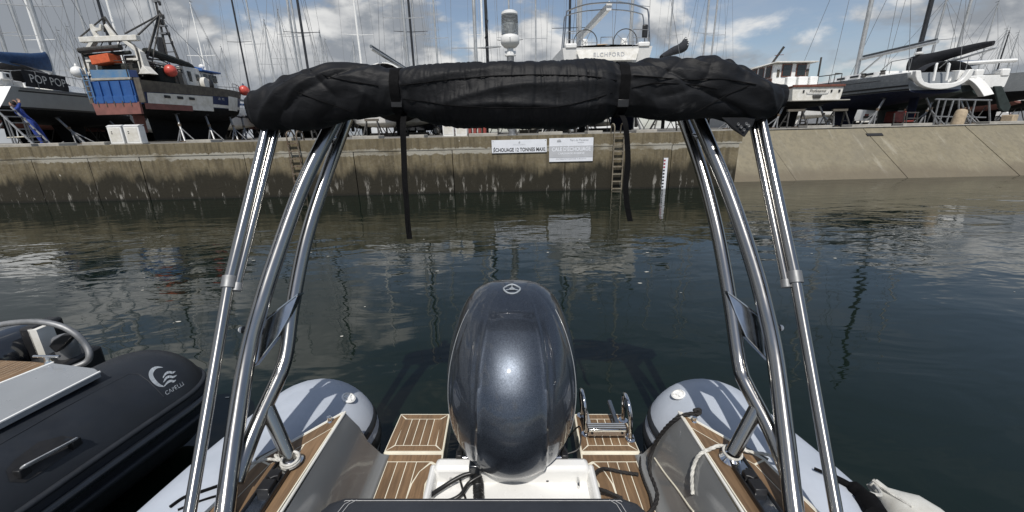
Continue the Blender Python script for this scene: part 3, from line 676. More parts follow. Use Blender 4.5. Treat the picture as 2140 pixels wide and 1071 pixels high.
# long boom with rolled net over the deck
G().tube(spline([(1.05, 1.4, 4.10), (1.1, 3.2, 3.95), (.9, 5.5, 3.85), (.6, 6.6, 3.8)], 5), [.10, .16, .20, .17, .19, .16, .18, .15, .16, .13, .15, .12, .13, .10, .11, .08], 10).build('net_bundle', 'net', T_)
for dz, mt_ in ((-.32, 'white_dirty'), (-.42, 'gunmetal'), (-.52, 'gunmetal')): bar('outrigger_pole', (1.2, .8, 3.98+dz), (.8, 7.0, 3.9+dz), .04, mt_)
# wheelhouse forward, white deckhouse with blue roof
def house(y0, y1, w, z0, z1, mt_, slope=.25):
    return G().hexa([V((-w, y0, z0)), V((w, y0, z0)), V((w*.95, y1, z0)), V((-w*.95, y1, z0))], [V((-w*.93, y0, z1)), V((w*.93, y0, z1)), V((w*.88, y1-slope, z1)), V((-w*.88, y1-slope, z1))])
house(4.6, 6.6, 1.15, 2.6, 3.72, 'white').build('deckhouse', 'white_dirty', T_, bevel=.03)
house(6.62, 8.4, 1.05, 2.6, 3.6, 'white').build('wheelhouse', 'white_dirty', T_, bevel=.03)
G().box((0, 7.5, 3.66), (2.35, 2.2, .09)).build('blue_roof', 'hull_blue', T_, bevel=.03)
G().tube(spline([(-1.15, 6.5, 3.70), (0, 6.45, 3.9), (1.15, 6.5, 3.70)], 5), .06, 6).build('roof_edge', 'hull_blue', T_)
for yy, w, h in ((5.05, .36, .5), (5.9, .3, .32)): G().box((1.12-.02, yy, 3.25), (.03, w, h)).build('deckhouse_window', 'glass', T_, bevel=.02)
for yy in (7.0, 7.6, 8.05): G().box((1.01, yy, 3.32), (.03, .42, .38)).build('wheelhouse_window', 'glass', T_, bevel=.02)
for xx in (-.5, .1, .6): G().box((xx, 4.58, 3.35), (.36, .03, .4)).build('rear_window', 'glass', T_, bevel=.02)
G().lathe([(0, -.12), (.30, -.12), (.32, 0), (.30, .12), (0, .12)], (1.25, 6.2, 2.98), 16, Matrix.Rotation(rad(90), 3, 'Y')).build('life_raft', 'white_dirty', T_)
G().ball((1.2, 6.75, 2.95), (.26, .3, .36)).build('coiled_gear', 'black', T_, smooth=80)
# foremast with ladder and lights
bar('mast_leg', (-.2, 5.6, 3.7), (.02, 5.5, 7.5), .06, 'gunmetal'); bar('mast_leg', (.42, 5.6, 3.7), (.1, 5.5, 6.3), .045, 'gunmetal'); bar('mast_leg', (.1, 6.4, 3.7), (.06, 5.5, 6.4), .04, 'gunmetal')
for z in (4.1, 4.5, 4.9, 5.3, 5.7): bar('mast_rung', (-.12+.02*(z-4), 5.6, z), (.36-.1*(z-4), 5.6, z), .02, 'gunmetal')
for z, w in ((5.7, .5), (5.35, .35), (6.8, .3)): G().box((.0, 5.5, z), (w, .25, .08)).build('light_platform', 'dull_steel', T_)
for z, x in ((6.95, -.14), (6.6, .2), (6.0, .22), (5.2, .3), (4.8, .35)): G().lathe([(.05, 0), (.07, .05), (.07, .17), (.04, .22)], (x, 5.45, z), 10).build('mast_lamp', 'black', T_)
G().box((.1, 5.5, 7.22), (.5, .14, .09)).build('radar_scanner', 'white', T_, bevel=.02); G().lathe([(.09, -.15), (.09, .0)], (.1, 5.5, 7.2), 10).build('radar_base', 'white', T_)
G().box((-.35, 5.5, 4.75), (.36, .1, .9)).build('exhaust_stack', 'black', T_, bevel=.03)
G().ball((.6, 7.6, 3.95), (.16, .16, .13)).build('satellite_dome', 'white', T_, smooth=80)
for x, y, z, h in ((-.3, 6.9, 3.7, 1.6), (.9, 7.9, 3.7, 1.4), (.3, 7.2, 3.7, 2.6), (1.0, 6.9, 3.7, 1.1)): bar('whip_aerial', (x, y, z), (x, y-.1, z+h), .013, 'white')
G().box((.2, 1.7, 3.05), (2.2, 1.0, .75)).build('net_heap', 'net', T_, bevel=.15)
for k in range(6): G().tube(spline([(1.1-.1*k, 1.0+.35*k, 3.6), (.9-.1*k, 1.2+.35*k, 3.35+.05*(k % 2)), (.6-.1*k, 1.5+.35*k, 3.75)], 4), .02, 5).build('slack_rope', 'gunmetal', T_)
G().box((1.28, 2.15, 3.05), (.10, .5, .55)).build('locker', 'rail_brown', T_, bevel=.02)
# bow rails
pr = [sp(u, zs(u), 1, -.05)+V((0, 0, .42)) for u in (.72, .8, .87, .93, .98)]
rail(T_, pr, .02, [(p-V((0, 0, .42)), p) for p in pr], name='bow_rail')
rail(T_, [p-V((0, 0, .2)) for p in pr], .014, name='bow_rail')
pr2 = [V((-p.x, p.y, p.z)) for p in pr]; rail(T_, pr2, .02, [(p-V((0, 0, .42)), p) for p in pr2], name='bow_rail')
rail(T_, spline([(1.45, 3.2, 2.7), (1.42, 3.0, 3.4), (1.2, 2.6, 3.75), (.6, 2.4, 3.85)], 5), .03, name='hoop_rail', mt='gunmetal')
fin(T_, 1.2, 7.0, 1.25, .30, 'af_black', y2=1.3, y3=6.0, zbot=.12)
G().box((0, .75, .95), (.07, .55, .95)).build('rudder', 'af_red', T_, bevel=.02)
for ch in T_.children:
    if ch.name.split('.')[0] in ('deckhouse', 'wheelhouse', 'blue_roof', 'roof_edge', 'deckhouse_window', 'wheelhouse_window', 'rear_window', 'life_raft', 'coiled_gear', 'mast_leg', 'mast_rung', 'light_platform', 'mast_lamp', 'radar_scanner', 'radar_base', 'exhaust_stack', 'satellite_dome', 'whip_aerial', 'net_bundle', 'outrigger_pole', 'hoop_rail'): ch.scale.y = .62
def buoy(p, r, mt_, lab):
    t = thing('round_buoy', lab, 'buoy', p)
    G().ball(p, r, 16, 12).build('float', mt_, t, smooth=80)
    G().lathe([(.05, 0), (.06, .05), (.035, .10), (.03, .14)], V(p)+V((0, 0, r*.92)), 10).build('eye', 'hull_navy' if mt_ == 'buoy' else 'white', t)
buoy(loc(T_, (1.55, 1.5, 3.30)), .27, 'buoy', 'red round buoy hanging amidships on the trawler beside the gantry leg')
buoy(loc(T_, sp(.90, 2.95, 1, .22)), .30, 'buoy', 'red round buoy hanging at the trawler bow')
buoy(loc(T_, (-1.42, -.15, 3.12)), .24, 'white', 'white round buoy hanging on the left corner of the trawler stern')
for u, s in ((.2, 1), (.42, 1), (.66, 1), (.86, 1), (.3, -1), (.7, -1)):
    stands('grey steel prop of the fishing trawler', 'props of the fishing trawler', [(loc(T_, (s*(hb(u)+.25), u*8.2-.6, 0)), loc(T_, (s*hb(u)*.72, u*8.2, 1.36)))])
# ---- white service pedestals on the quay
def pedestal(px, px2, Y, lab):
    a, b = at(px, 299, Y), at(px2, 299, Y); w = b.x-a.x; x = (a.x+b.x)/2
    t = thing('service_pedestal', lab, 'service pedestal', (x, Y, YARD), group='white service pedestals on the quay')
    G().box((x, Y, YARD+.31), (w, .26, .56)).build('cabinet', 'white', t, bevel=.02)
    G().prism([V((x-w/2-.01, Y-.14, YARD+.59)), V((x+w/2+.01, Y-.14, YARD+.59)), V((x+w/2+.01, Y-.02, YARD+.64)), V((x-w/2-.01, Y-.02, YARD+.64))], (0, .16, -.0)).build('lid', 'white', t)
    G().box((x, Y-.133, YARD+.32), (w*.78, .008, .44)).build('door', 'white_dirty', t)
    for z in (.42, .36): G().box((x-w*.2, Y-.14, YARD+z), (.03, .01, .03)).build('socket', 'black', t)
    G().box((x, Y, YARD+.02), (w+.06, .3, .04)).build('plinth', 'slab', t)
pedestal(239, 268, 14.3, 'left of the two white service pedestals under the trawler stern')
pedestal(273, 304, 14.3, 'right of the two white service pedestals under the trawler stern')
pedestal(928, 951, 14.3, 'left of the two white service pedestals right of the black car')
pedestal(954, 978, 14.3, 'right of the two white service pedestals right of the black car')
# ---- big white sailing yacht, stern on
base = at(1262, 275, 21.5); base.z = YARD
E_ = thing('sailing_yacht', 'big white yacht stern on with twin wheels and a steel canopy frame', 'yacht', base, 'local', yaw=0)
hb, zs, sp = hull(E_, 13, 4.7, 1.6, 2.5, 3.92, 4.1, 'white', 'af_black', tr=.92, rake=.6, trake=-.35, mtr='white', flare=.86)
fin(E_, 5.5, 7.6, 1.9, .36, 'af_black', y2=5.6, y3=7.2); fin(E_, 1.0, 1.6, 2.0, .14, 'af_black', 'rudder', zbot=.5)
G().add([(-1.35, -.16, 3.3), (1.35, -.16, 3.3), (1.5, -.03, 3.82), (-1.5, -.03, 3.82)], [(0, 1, 2, 3)]).build('transom_door', 'white_dirty', E_, smooth=0).location.y = -.06
FE = flat((.05, -.16, 3.56), (1, 0, 0), V((0, .2, 1)).normalized(), .0)
put_text(E_, 'ELCHFORD', .27, 'ink_grey', lambda x, y: FE(x, y)+V((0, -.010, 0)), spacing=1.15, bold=.004)
for s in (-1, 1):
    G().box((s*1.75, .8, 4.0), (.55, 1.7, .22)).build('cockpit_coaming', 'white', E_, bevel=.05)
    ring = [V((s*.98+math.cos(a)*.58, .55, 4.22+math.sin(a)*.58)) for a in [2*math.pi*k/28 for k in range(28)]]
    wheel = G().tube(ring, .022, 6, closed=True).build('steering_wheel', 'gunmetal', E_)
    for k in range(5): G().tube([(s*.98, .55, 4.22), ring[int(k*28/5)]], .012, 4).build('spoke', 'dull_steel', wheel)
    G().hexa([V((s*.98-.2, .62, 3.8)), V((s*.98+.2, .62, 3.8)), V((s*.98+.2, 1.0, 3.8)), V((s*.98-.2, 1.0, 3.8))], [V((s*.98-.12, .66, 4.42)), V((s*.98+.12, .66, 4.42)), V((s*.98+.14, .9, 4.46)), V((s*.98-.14, .9, 4.46))]).build('helm_pedestal', 'white', E_, bevel=.03)
    fr = spline([(s*2.1, .2, 3.9), (s*2.02, .25, 4.7), (s*1.95, .35, 5.45), (s*1.80, .4, 5.62), (s*1.0, .4, 5.84), (0, .4, 5.90)], 5)
    G().tube(fr, .035, 8).build('canopy_frame', 'steel', E_)
    fr = spline([(s*2.1, .9, 3.9), (s*2.02, 1.0, 4.7), (s*1.95, 1.1, 5.4), (s*1.80, 1.15, 5.58), (s*1.0, 1.15, 5.74), (0, 1.15, 5.80)], 5)
    G().tube(fr, .028, 8).build('canopy_frame', 'steel', E_)
    rail(E_, [(s*1.95, .05, 4.62), (s*1.2, 0, 4.66)], .018, [((s*1.95, .05, 3.9), (s*1.95, .05, 4.62)), ((s*1.2, 0, 3.9), (s*1.2, 0, 4.66))], name='pushpit')
    rail(E_, [(s*1.95, .05, 4.28), (s*1.2, 0, 4.3)], .013, name='pushpit')
rail(E_, [(.0, 1.6, 4.66), (.62, 1.6, 4.66)], .018, [((0, 1.6, 3.9), (0, 1.6, 4.66)), ((.62, 1.6, 3.9), (.62, 1.6, 4.66))], name='bridle_rail')
rail(E_, [(s, .0, 4.0) for s in (-.1, .1)], .02)
G().box((0, 1.25, 4.08), (.62, .35, .36)).build('deck_bag', 'tan', E_, bevel=.08)
G().box((1.78, .1, 4.58), (.26, .12, .58)).build('horseshoe_buoy', 'black', E_, bevel=.05)
G().box((0, 6, 4.25), (2.4, 5.5, .36)).build('cabin_trunk', 'white', E_, bevel=.12)
bm_ = G().loft([[V((x, y, z)) for x, z in ((xc-.11, zc-.16), (xc+.11, zc-.16), (xc+.13, zc+.1), (xc, zc+.2), (xc-.13, zc+.1))] for xc, y, zc in ((-.52, 4.9, 5.35), (.10, .55, 5.78))]).build('boom', 'alloy', E_, smooth=20)
G().prism([V((-.02, .53, 5.6)), V((.22, .53, 5.6)), V((.24, .53, 5.9)), V((.1, .53, 6.0)), V((-.03, .53, 5.9))], (0, -.03, 0)).build('boom_end', 'white', E_)
rig(E_, 5.2, 4.2, 15, .12, 'alloy', (.3, .62), 2.1, V((0, 12.8, 4.2)), V((1.3, .1, 3.9)))
for ch in E_.children:
    if ch.name.startswith(('mast', 'spreader', 'shroud')): ch.location.x = -.52
for s in (1, -1):
    for yy in (2.2, 8.5): stands('prop of the big white yacht', 'props of the big white yacht', [(loc(E_, (s*2.5, yy-.2, 0)), loc(E_, (s*1.7, yy, 2.15)))])
# ---- harbour light
bx = at(1070, 283, 15.2); bx.z = YARD
BLS = (.95, .95, .95)
BL = thing('harbour_light', 'white ribbed glass lantern light on a grey pole', 'harbour light', bx, 'local', yaw=0)
G().lathe([(.17, 0), (.17, .03), (.13, .05), (.13, 2.05)], n=20).build('pole', 'dull_steel', BL)
G().lathe([(.15, 2.0), (.17, 2.03), (.17, 2.22), (.15, 2.26)], n=20).build('lower_collar', 'white', BL)
G().lathe([(.13, 2.26), (.13, 2.72)], n=20).build('neck', 'dull_steel', BL)
G().lathe([(.12, 2.70), (.16, 2.74), (.15, 2.86), (.11, 2.93), (.11, 3.0)], n=20).build('bracket', 'white', BL)
for s in (-1, 1): G().box((s*.16, 0, 2.82), (.08, .1, .16)).build('clamp_lug', 'white', BL, bevel=.02)
G().lathe([(.11, 2.98), (.22, 3.02), (.315, 3.12), (.335, 3.18), (.335, 3.30), (.31, 3.36), (.27, 3.42)], n=28).build('bowl', 'white', BL)
g = G(); prof = [(.27, 3.42)]
for k in range(14): prof += [(.305-.0008*k, 3.44+k*.043), (.29-.0008*k, 3.46+k*.043)]
g.lathe(prof+[(.26, 4.05)], n=28).build('lens', 'lens', BL)
G().lathe([(.275, 4.03), (.29, 4.05), (.28, 4.12), (.2, 4.17), (.05, 4.19)], n=28).build('cap', 'white', BL)
for a in (0, 1.57, 3.14, 4.71): G().tube([V((math.cos(a)*.34, math.sin(a)*.34, 3.25)), V((math.cos(a)*.46, math.sin(a)*.46, 3.27))], .012, 5).build('bird_spike', 'dull_steel', BL)
BL.scale = BLS
G().lathe([(.09, 3.42), (.10, 3.5), (.16, 3.62), (.16, 3.78), (.10, 3.86), (.09, 4.03)], n=16).build('inner_lamp', 'white', BL)
G().lathe([(.20, 3.90), (.24, 3.92), (.24, 4.03), (.20, 4.03)], n=20).build('inner_shade', 'gunmetal', BL)
# ---- small white cabin cruiser right of the canopy
base = at(1693, 275, 21.2); base.z = YARD
P_ = thing('motor_cruiser', 'small white wooden motor cruiser with brown trim and a wheelhouse', 'motor boat', base, 'local', yaw=rad(3))
hb, zs, sp = hull(P_, 8.0, 2.9, .75, 1.28, 1.96, 2.35, 'white_dirty', 'af_black', tr=.90, rake=.7, mtr='white_dirty', flare=.93, sag=.12)
side_band(P_, 'rubbing_band', 'wood_red', sp, 0, .98, lambda u: zs(u)-.10, lambda u: zs(u), off=.03)
G().box((0, -.03, 1.95), (2.66, .09, .11)).build('transom_cap', 'wood_red', P_, bevel=.02)
put_text(P_, 'Phyllisanne', .19, 'ink', flat((0, -.035, 1.72), (1, 0, 0), (0, 0, 1)))
G().tube(spline([(-.55, -.03, 1.68), (-.5, -.03, 1.60), (0, -.03, 1.585), (.5, -.03, 1.60), (.55, -.03, 1.68)], 4), .012, 5).build('name_scroll', 'ink_grey', P_)
G().prism([V((-.24, -.02, 1.52)), V((.24, -.02, 1.52)), V((.17, -.02, 1.37)), V((-.17, -.02, 1.37))], (0, -.03, 0)).build('exhaust_grille', 'gunmetal', P_)
for x, w in ((-.72, .07), (.70, .07), (1.1, .09)): G().box((x, -.02, 1.70), (w, .03, .12)).build('transom_fitting', 'black', P_)
G().box((.1, -.12, 1.27), (2.9, .28, .05)).build('swim_ledge', 'slab', P_, bevel=.02)
# wheelhouse
wh = P_
G().box((-.35, 2.9, 2.55), (1.95, 2.6, 1.25)).build('wheelhouse', 'white', P_, bevel=.04)
G().hexa([V((-1.45, 1.3, 3.20)), V((.85, 1.3, 3.20)), V((.85, 4.5, 3.10)), V((-1.45, 4.5, 3.10))], [V((-1.40, 1.3, 3.25)), V((.80, 1.3, 3.25)), V((.80, 4.5, 3.16)), V((-1.40, 4.5, 3.16))]).build('roof', 'white_dirty', P_, bevel=.015)
G().box((-.3, 2.9, 3.255), (1.9, 2.8, .05)).build('roof_skin', 'white', P_, bevel=.02)
for x in (-.62, .15):
    fr_ = G().box((x, 1.58, 2.85), (.54, .05, .62)).build('window_frame', 'wood_red', P_, bevel=.03)
    G().box((x, 1.55, 2.85), (.44, .02, .52)).build('pane', 'glass', fr_, bevel=.06)
for x in (-1.05, .52): G().box((x, 1.585, 2.72), (.13, .03, .36)).build('louvre', 'rail_brown', P_)
for k in range(4):
    fr_ = G().box((-1.335, 1.95+k*.6, 2.82), (.03, .46, .62)).build('window_frame', 'wood_red', P_, bevel=.02)
    G().box((-1.352, 1.95+k*.6, 2.82), (.02, .36, .50)).build('pane', 'glass', fr_, bevel=.04)
G().box((-1.33, 2.9, 2.28), (.02, 2.6, .40)).build('side_panel', 'wood_red', P_)
for x, w in ((-.75, .48), (-.15, .5), (.42, .42)): G().box((x, 1.0, 2.22), (w, .25, .52)).build('deck_locker', 'white', P_, bevel=.05)
bar('stern_post', (.84, 1.2, 2.0), (.86, 1.25, 3.4), .045, 'gunmetal', par=P_)
bar('signal_mast', (-.6, 3.0, 3.25), (-.25, 2.6, 4.15), .06, 'gunmetal', par=P_); bar('signal_yard', (-.6, 2.75, 3.75), (-.1, 2.75, 3.78), .015, 'wood_red', par=P_)
rail(P_, [(.9, .2, 2.52), (1.25, .2, 2.5), (1.3, 1.8, 2.55)], .022, [((.9, .2, 1.95), (.9, .2, 2.52)), ((1.25, .2, 1.95), (1.25, .2, 2.5)), ((1.3, 1.0, 2.0), (1.3, 1.0, 2.52))], mt='gunmetal')
fin(P_, 1.0, 6.5, 1.0, .25, 'af_black', y2=1.2, y3=5.8)
for s in (1, -1):
    for yy in (.9, 5.2): stands('prop of the small white motor cruiser', 'props of the white motor cruiser', [(loc(P_, (s*1.5, yy-.2, 0)), loc(P_, (s*.95, yy, 1.08)))])
# ---- dark grey sloop on the right with white open stern
base = at(1921, 275, 21.0); base.z = YARD
D_ = thing('sailing_yacht', 'dark grey sloop with white open stern, bare alloy boom and navy keel', 'yacht', base, 'local', yaw=rad(0))
hb, zs, sp = hull(D_, 10.5, 3.3, .90, 1.62, 2.42, 2.62, 'hull_grey', 'af_navy', tr=.80, rake=.4, mtr='hull_grey', flare=.93, trake=.45)
side_band(D_, 'cove_stripe', 'black', sp, .12, .95, lambda u: zs(u)-.24, lambda u: zs(u)-.215)
side_band(D_, 'boot_stripe', 'black', sp, 0, .98, lambda u: 1.80, lambda u: 1.88)
side_band(D_, 'waterline_stripe', 'black', sp, 0, .98, lambda u: 1.63, lambda u: 1.70)
fin(D_, 4.0, 5.9, 1.2, .30, 'af_navy', y2=4.3, y3=5.6); fin(D_, .45, .95, 1.4, .12, 'af_navy', 'rudder', zbot=.25)
# scoop: a white U with the cockpit opening
U_ = []
for k in range(15):
    a = math.pi*k/14; U_.append(V((-math.cos(a)*1.36, -.50, 2.46-math.sin(a)**.8*.85)))
inn = [V((x, -.50, z)) for x, z in ((1.14, 2.46), (1.02, 2.16), (.86, 1.97), (.55, 1.88), (-.55, 1.88), (-.86, 1.97), (-1.02, 2.16), (-1.14, 2.46))]
G().prism(U_+inn, (0, .22, 0)).build('stern_scoop', 'white', D_, bevel=.03)
for s in (-1, 1): G().hexa([V((s*.95, -.2, 2.0)), V((s*1.27, -.2, 2.2)), V((s*1.30, 1.5, 2.2)), V((s*.95, 1.5, 2.0))], [V((s*1.0, -.2, 2.47)), V((s*1.30, -.2, 2.44)), V((s*1.34, 1.6, 2.46)), V((s*1.0, 1.6, 2.55))]).build('cockpit_side', 'white', D_, bevel=.03)
for s in (-1, 1): G().tube([(s*.30, -.35, 2.0), (s*.30, -.3, 2.72), (s*.26, -.28, 2.76)], .05, 8).build('stern_post', 'white', D_)
for k in range(6): G().tube(spline([(-.9+k*.33, .2, 2.42), (-.95+k*.33, .1, 2.1), (-.8+k*.33, .15, 2.05), (-.75+k*.33, .2, 2.42)], 3), .03, 5).build('rope_coil', 'grey_cloth', D_)
G().loft([[V((x*w, y, 2.45+z*hh)) for x, z in ((-1, 0), (-.85, 1), (.85, 1), (1, 0))] for y, w, hh in ((1.9, 1.05, .28), (4.5, 1.0, .36), (7, .6, .25), (7.8, .4, .03))]).build('cabin_trunk', 'white', D_, smooth=30)
for yy in (2.6, 3.6, 4.6): G().box((-1.03+.03*(yy-2), yy, 2.66), (.03, .6, .12)).build('cabin_window', 'glass', D_, bevel=.03)
rig(D_, 4.75, 2.75, 13, .12, 'alloy', (.32, .62), 1.6, V((0, 10.2, 2.7)), V((-.9, .4, 2.55)))
G().tube([(0, 4.6, 3.70), (0, .25, 3.78)], .085, 8).build('boom', 'alloy', D_); G().tube([(0, 4.5, 2.85), (0, 3.2, 3.66)], .05, 6).build('boom_strut', 'alloy', D_)
G().tube([(0, 4.5, 3.84), (0, .3, 3.90)], .05, 6).build('sail_track', 'grey_cloth', D_)
for yy in (1.7, 2.9): G().lathe([(.11, 0), (.13, .05), (.09, .1), (.12, .2)], (-1.05, yy, 2.55), 14).build('winch', 'gunmetal', D_)
rail(D_, [(-1.35, -.1, 3.05), (-1.4, .9, 3.05), (-1.45, 1.3, 2.75)], .018, [((-1.35, -.1, 2.45), (-1.35, -.1, 3.05)), ((-1.4, .9, 2.5), (-1.4, .9, 3.05))], name='pushpit')
rail(D_, [(1.35, -.1, 3.05), (1.4, .9, 3.05), (1.45, 1.3, 2.75)], .018, [((1.35, -.1, 2.45), (1.35, -.1, 3.05)), ((1.4, .9, 2.5), (1.4, .9, 3.05))], name='pushpit')
for s in (1, -1):
    for yy in (1.2, 6.8): stands('prop of the dark grey sloop', 'props of the dark grey sloop', [(loc(D_, (s*1.8, yy-.2, 0)), loc(D_, (s*1.05, yy, 1.38)))])
# ---- green-bottomed sloop behind it
base = at(1975, 275, 22.8); base.z = YARD
B_ = thing('sailing_yacht', 'dark bottomed sloop with black boom cover and curved white stern steps', 'yacht', base, 'local', yaw=rad(-10))
hb, zs, sp = hull(B_, 10.5, 3.4, .95, 1.95, 2.35, 2.55, 'white', 'af_green', tr=.78, rake=.4, mtr='white', flare=.92, stern_deep=.35)
fin(B_, 3.8, 5.8, 1.2, .30, 'af_green', y2=4.2, y3=5.6)
sc = [V((.45+.75*k/8, -.15-.55*(k/8), 2.38-.95*(k/8)**1.7)) for k in range(9)]
G().prism([V((p.x, p.y, p.z)) for p in sc] + [V((p.x-.42, p.y, p.z-.10)) for p in sc[::-1]], (0, .35, 0)).build('stern_steps', 'white', B_, bevel=.02)
G().box((-.2, -.1, 2.25), (2.3, .3, .25)).build('stern_ledge', 'white', B_, bevel=.04)
G().loft([[V((x*w, y, 2.4+z*hh)) for x, z in ((-1, 0), (-.85, 1), (.85, 1), (1, 0))] for y, w, hh in ((1.9, 1.05, .35), (4.5, 1.0, .4), (7, .6, .25), (7.8, .4, .03))]).build('cabin_trunk', 'white', B_, smooth=30)
rig(B_, 3.4, 2.8, 13, .12, 'alloy_dark', (.33, .63), 1.65, V((0, 10.2, 2.6)), V((0, .1, 2.5)))
G().lathe([(.2, 0), (.22, .08), (.12, .14)], (0, 3.35, 3.95), 12).build('mast_collar', 'white', B_)
g = G(); g.loft([[V((math.cos(a)*w+.22*(3.4-y), y, zc+math.sin(a)*h)) for a in [2*math.pi*k/14 for k in range(14)]] for y, w, zc, h in ((3.8, .12, 3.38, .50), (3.5, .20, 3.42, .50), (3.2, .21, 3.47, .46), (2.8, .22, 3.54, .38), (2.4, .18, 3.60, .33), (2.0, .20, 3.64, .29), (1.5, .16, 3.70, .26), (1.0, .17, 3.75, .22), (.5, .13, 3.80, .19), (.1, .13, 3.83, .16), (-.3, .07, 3.86, .11))])
g.v = [v+V((1, .3, 1))*(.035*noise.noise(v*2.3)+.02*noise.noise(v*6.1)) for v in g.v]; g.build('boom_cover', 'black_cloth', B_, smooth=60)
G().tube([(.15, 3.3, 3.05), (1.0, -.3, 3.62)], .05, 6).build('boom', 'alloy', B_)
g = G(); g.grid([[V((math.cos(a)*-1.2, y, 2.55+math.sin(a)*h)) for a in [math.pi*k/10 for k in range(11)]] for y, h in ((.9, .72), (1.6, .78), (2.3, .5), (2.7, .15))]); g.build('sprayhood', 'black_cloth', B_, smooth=60)
for s in (1, -1):
    for yy in (1.2, 6.8): stands('prop of the sloop with black boom cover', 'props of the black covered sloop', [(loc(B_, (s*1.8, yy-.2, 0)), loc(B_, (s*1.1, yy, 1.38)))])
# ---- white-sterned yacht with hanging rudder
base = at(2038, 272, 26.0); base.z = YARD
C_ = thing('sailing_yacht', 'white sterned yacht with long dark rudder hanging below at far right', 'yacht', base, 'local', yaw=rad(-4))
hb, zs, sp = hull(C_, 10, 3.0, .95, 2.05, 2.75, 2.9, 'white', 'af_green', tr=.66, rake=.6, mtr='white', flare=.9, stern_deep=.45)
rd = [V((.1, -.25, 2.1)), V((.55, -.25, 2.1)), V((1.35, -.3, .95)), V((1.3, -.3, .62)), V((1.0, -.3, .60)), V((.72, -.28, .85))]
G().prism(rd, (0, .14, 0)).build('rudder', 'af_green', C_, bevel=.05)
fin(C_, 3.5, 5.5, 1.2, .3, 'af_green')
for s in (-1, 1): G().box((s*.72, .25, 2.85), (.5, .6, .45)).build('cockpit_coaming', 'white', C_, bevel=.08)
G().tube([(-2.2, .2, 3.42), (1.1, .0, 3.5)], .11, 8).build('boom', 'white', C_)
G().box((-.2, 2.0, 3.6), (2.6, 2.6, .12)).build('blue_awning', 'blue_cloth', C_, bevel=.05)
rig(C_, 4.4, 3.0, 4.9, .085, 'alloy', (.5,), 1.5, V((0, 9.8, 2.9)), V((0, .1, 2.8)))
for s in (-1, 1): stands('prop of the white sterned yacht with hanging rudder', 'props of the white sterned yacht', [(loc(C_, (s*1.7, 2.0, 0)), loc(C_, (s*1.0, 2.2, 1.45)))])
# dark hull at the right edge
base = at(2182, 270, 30); base.z = YARD
K_ = thing('sailing_yacht', 'long dark hulled yacht cut off by the right edge of the picture', 'yacht', base, 'local', yaw=rad(38))
hull(K_, 12, 3.6, 1.1, 2.1, 3.3, 3.5, 'hull_grey', 'af_black', tr=.8); fin(K_, 4.5, 6.8, 1.4, .3, 'af_black'); rig(K_, 5.5, 3.4, 13, .1, 'alloy', (.35, .65), 1.7)
# steel trestle and tall frames right
for px, h in ((1962, 1.9), (1988, 1.7), (2012, 1.95), (2068, 2.0)):
    pass
tr_ = thing('boat_cradle', 'tall tubular steel cradle frame under the dark sloops at right', 'boat cradle', at(2010, 268, 18.6), 'world')
for px0, px1 in ((1962, 1950), (1976, 1962), (1992, 1976), (2003, 2003), (2038, 2026), (2066, 2068)):
    a = at(px0, 212, 18.6); b = at(px1, 262, 18.6); G().tube([V((a.x, 18.6, a.z+.05)), V((b.x, 18.6, YARD))], .035, 6).build('upright', 'dull_steel', tr_)
a = at(1955, 208, 18.6); b = at(2072, 210, 18.6); G().tube([a, b], .035, 6).build('top_bar', 'dull_steel', tr_)
a = at(1955, 244, 18.6); b = at(2060, 246, 18.6); G().tube([a, b], .028, 6).build('cross_bar', 'dull_steel', tr_)
tr2 = thing('work_trestle', 'low steel work trestle left of the navy keel at right', 'trestle', at(1905, 268, 18.4), 'world')
for px in (1896, 1918): a = at(px, 236, 18.4); b = at(px-4, 264, 18.4); G().tube([a, V((b.x, 18.4, YARD))], .03, 6).build('leg', 'gunmetal', tr2); G().tube([a+V((0, .6, 0)), V((b.x, 19.0, YARD))], .03, 6).build('leg', 'gunmetal', tr2)
for z in (236, 248): a = at(1894, z, 18.4); b = at(1920, z, 18.4); G().tube([a, b], .028, 6).build('bar', 'gunmetal', tr2)
# stone bollard
bb = at(1997, 268, 17.6)
bo = thing('mooring_bollard', 'pale stone bollard leaning on the quay edge at right', 'bollard', (bb.x, 17.6, YARD), 'local', yaw=0)
G().lathe([(.21, 0), (.20, .3), (.19, .52), (.15, .60), (.05, .63)], n=18, R=Matrix.Rotation(rad(7), 3, 'Y')).build('shaft', 'pvc', bo)
bb = at(2106, 258, 19.5)
bo = thing('mooring_bollard', 'squat square stone block standing near the right edge on the quay', 'stone block', (bb.x, 19.5, YARD), 'local', yaw=.3)
G().box((0, 0, .19), (.42, .4, .38)).build('block', 'pvc', bo, bevel=.03)
# ---- yacht with grey tent cover, and black sail cover yacht, dark sprayhood yacht behind the canopy
def cover_tent(t):
    g = G(); g.loft([[V((-w, y, 2.6)), V((-w*.75, y, 2.6+h*.45)), V((0, y, 2.6+h)), V((w*.75, y, 2.6+h*.45)), V((w, y, 2.6))] for y, w, h in ((.6, 1.25, 1.05), (1.6, 1.35, 1.3), (4.0, 1.3, 1.15), (6.5, .8, .8))], closed=True).build('tent_cover', 'grey_cloth', t, smooth=20)
    ring = [V((-.1+math.cos(a)*.32, .52, 3.05+math.sin(a)*.32)) for a in [2*math.pi*k/20 for k in range(20)]]
    G().tube(ring, .03, 6, closed=True).build('cover_ring', 'ink', t)
    G().prism([V((-.1-.28, .5, 3.05)), V((-.1, .5, 2.80)), V((.18, .5, 3.05)), V((-.1, .5, 3.32))], (0, .03, 0)).build('cover_window', 'black', t)
base = at(985, 278, 24); base.z = YARD
H_ = thing('sailing_yacht', 'two masted yacht under a peaked grey tent cover left of the lantern', 'yacht', base, 'local', yaw=rad(-6))
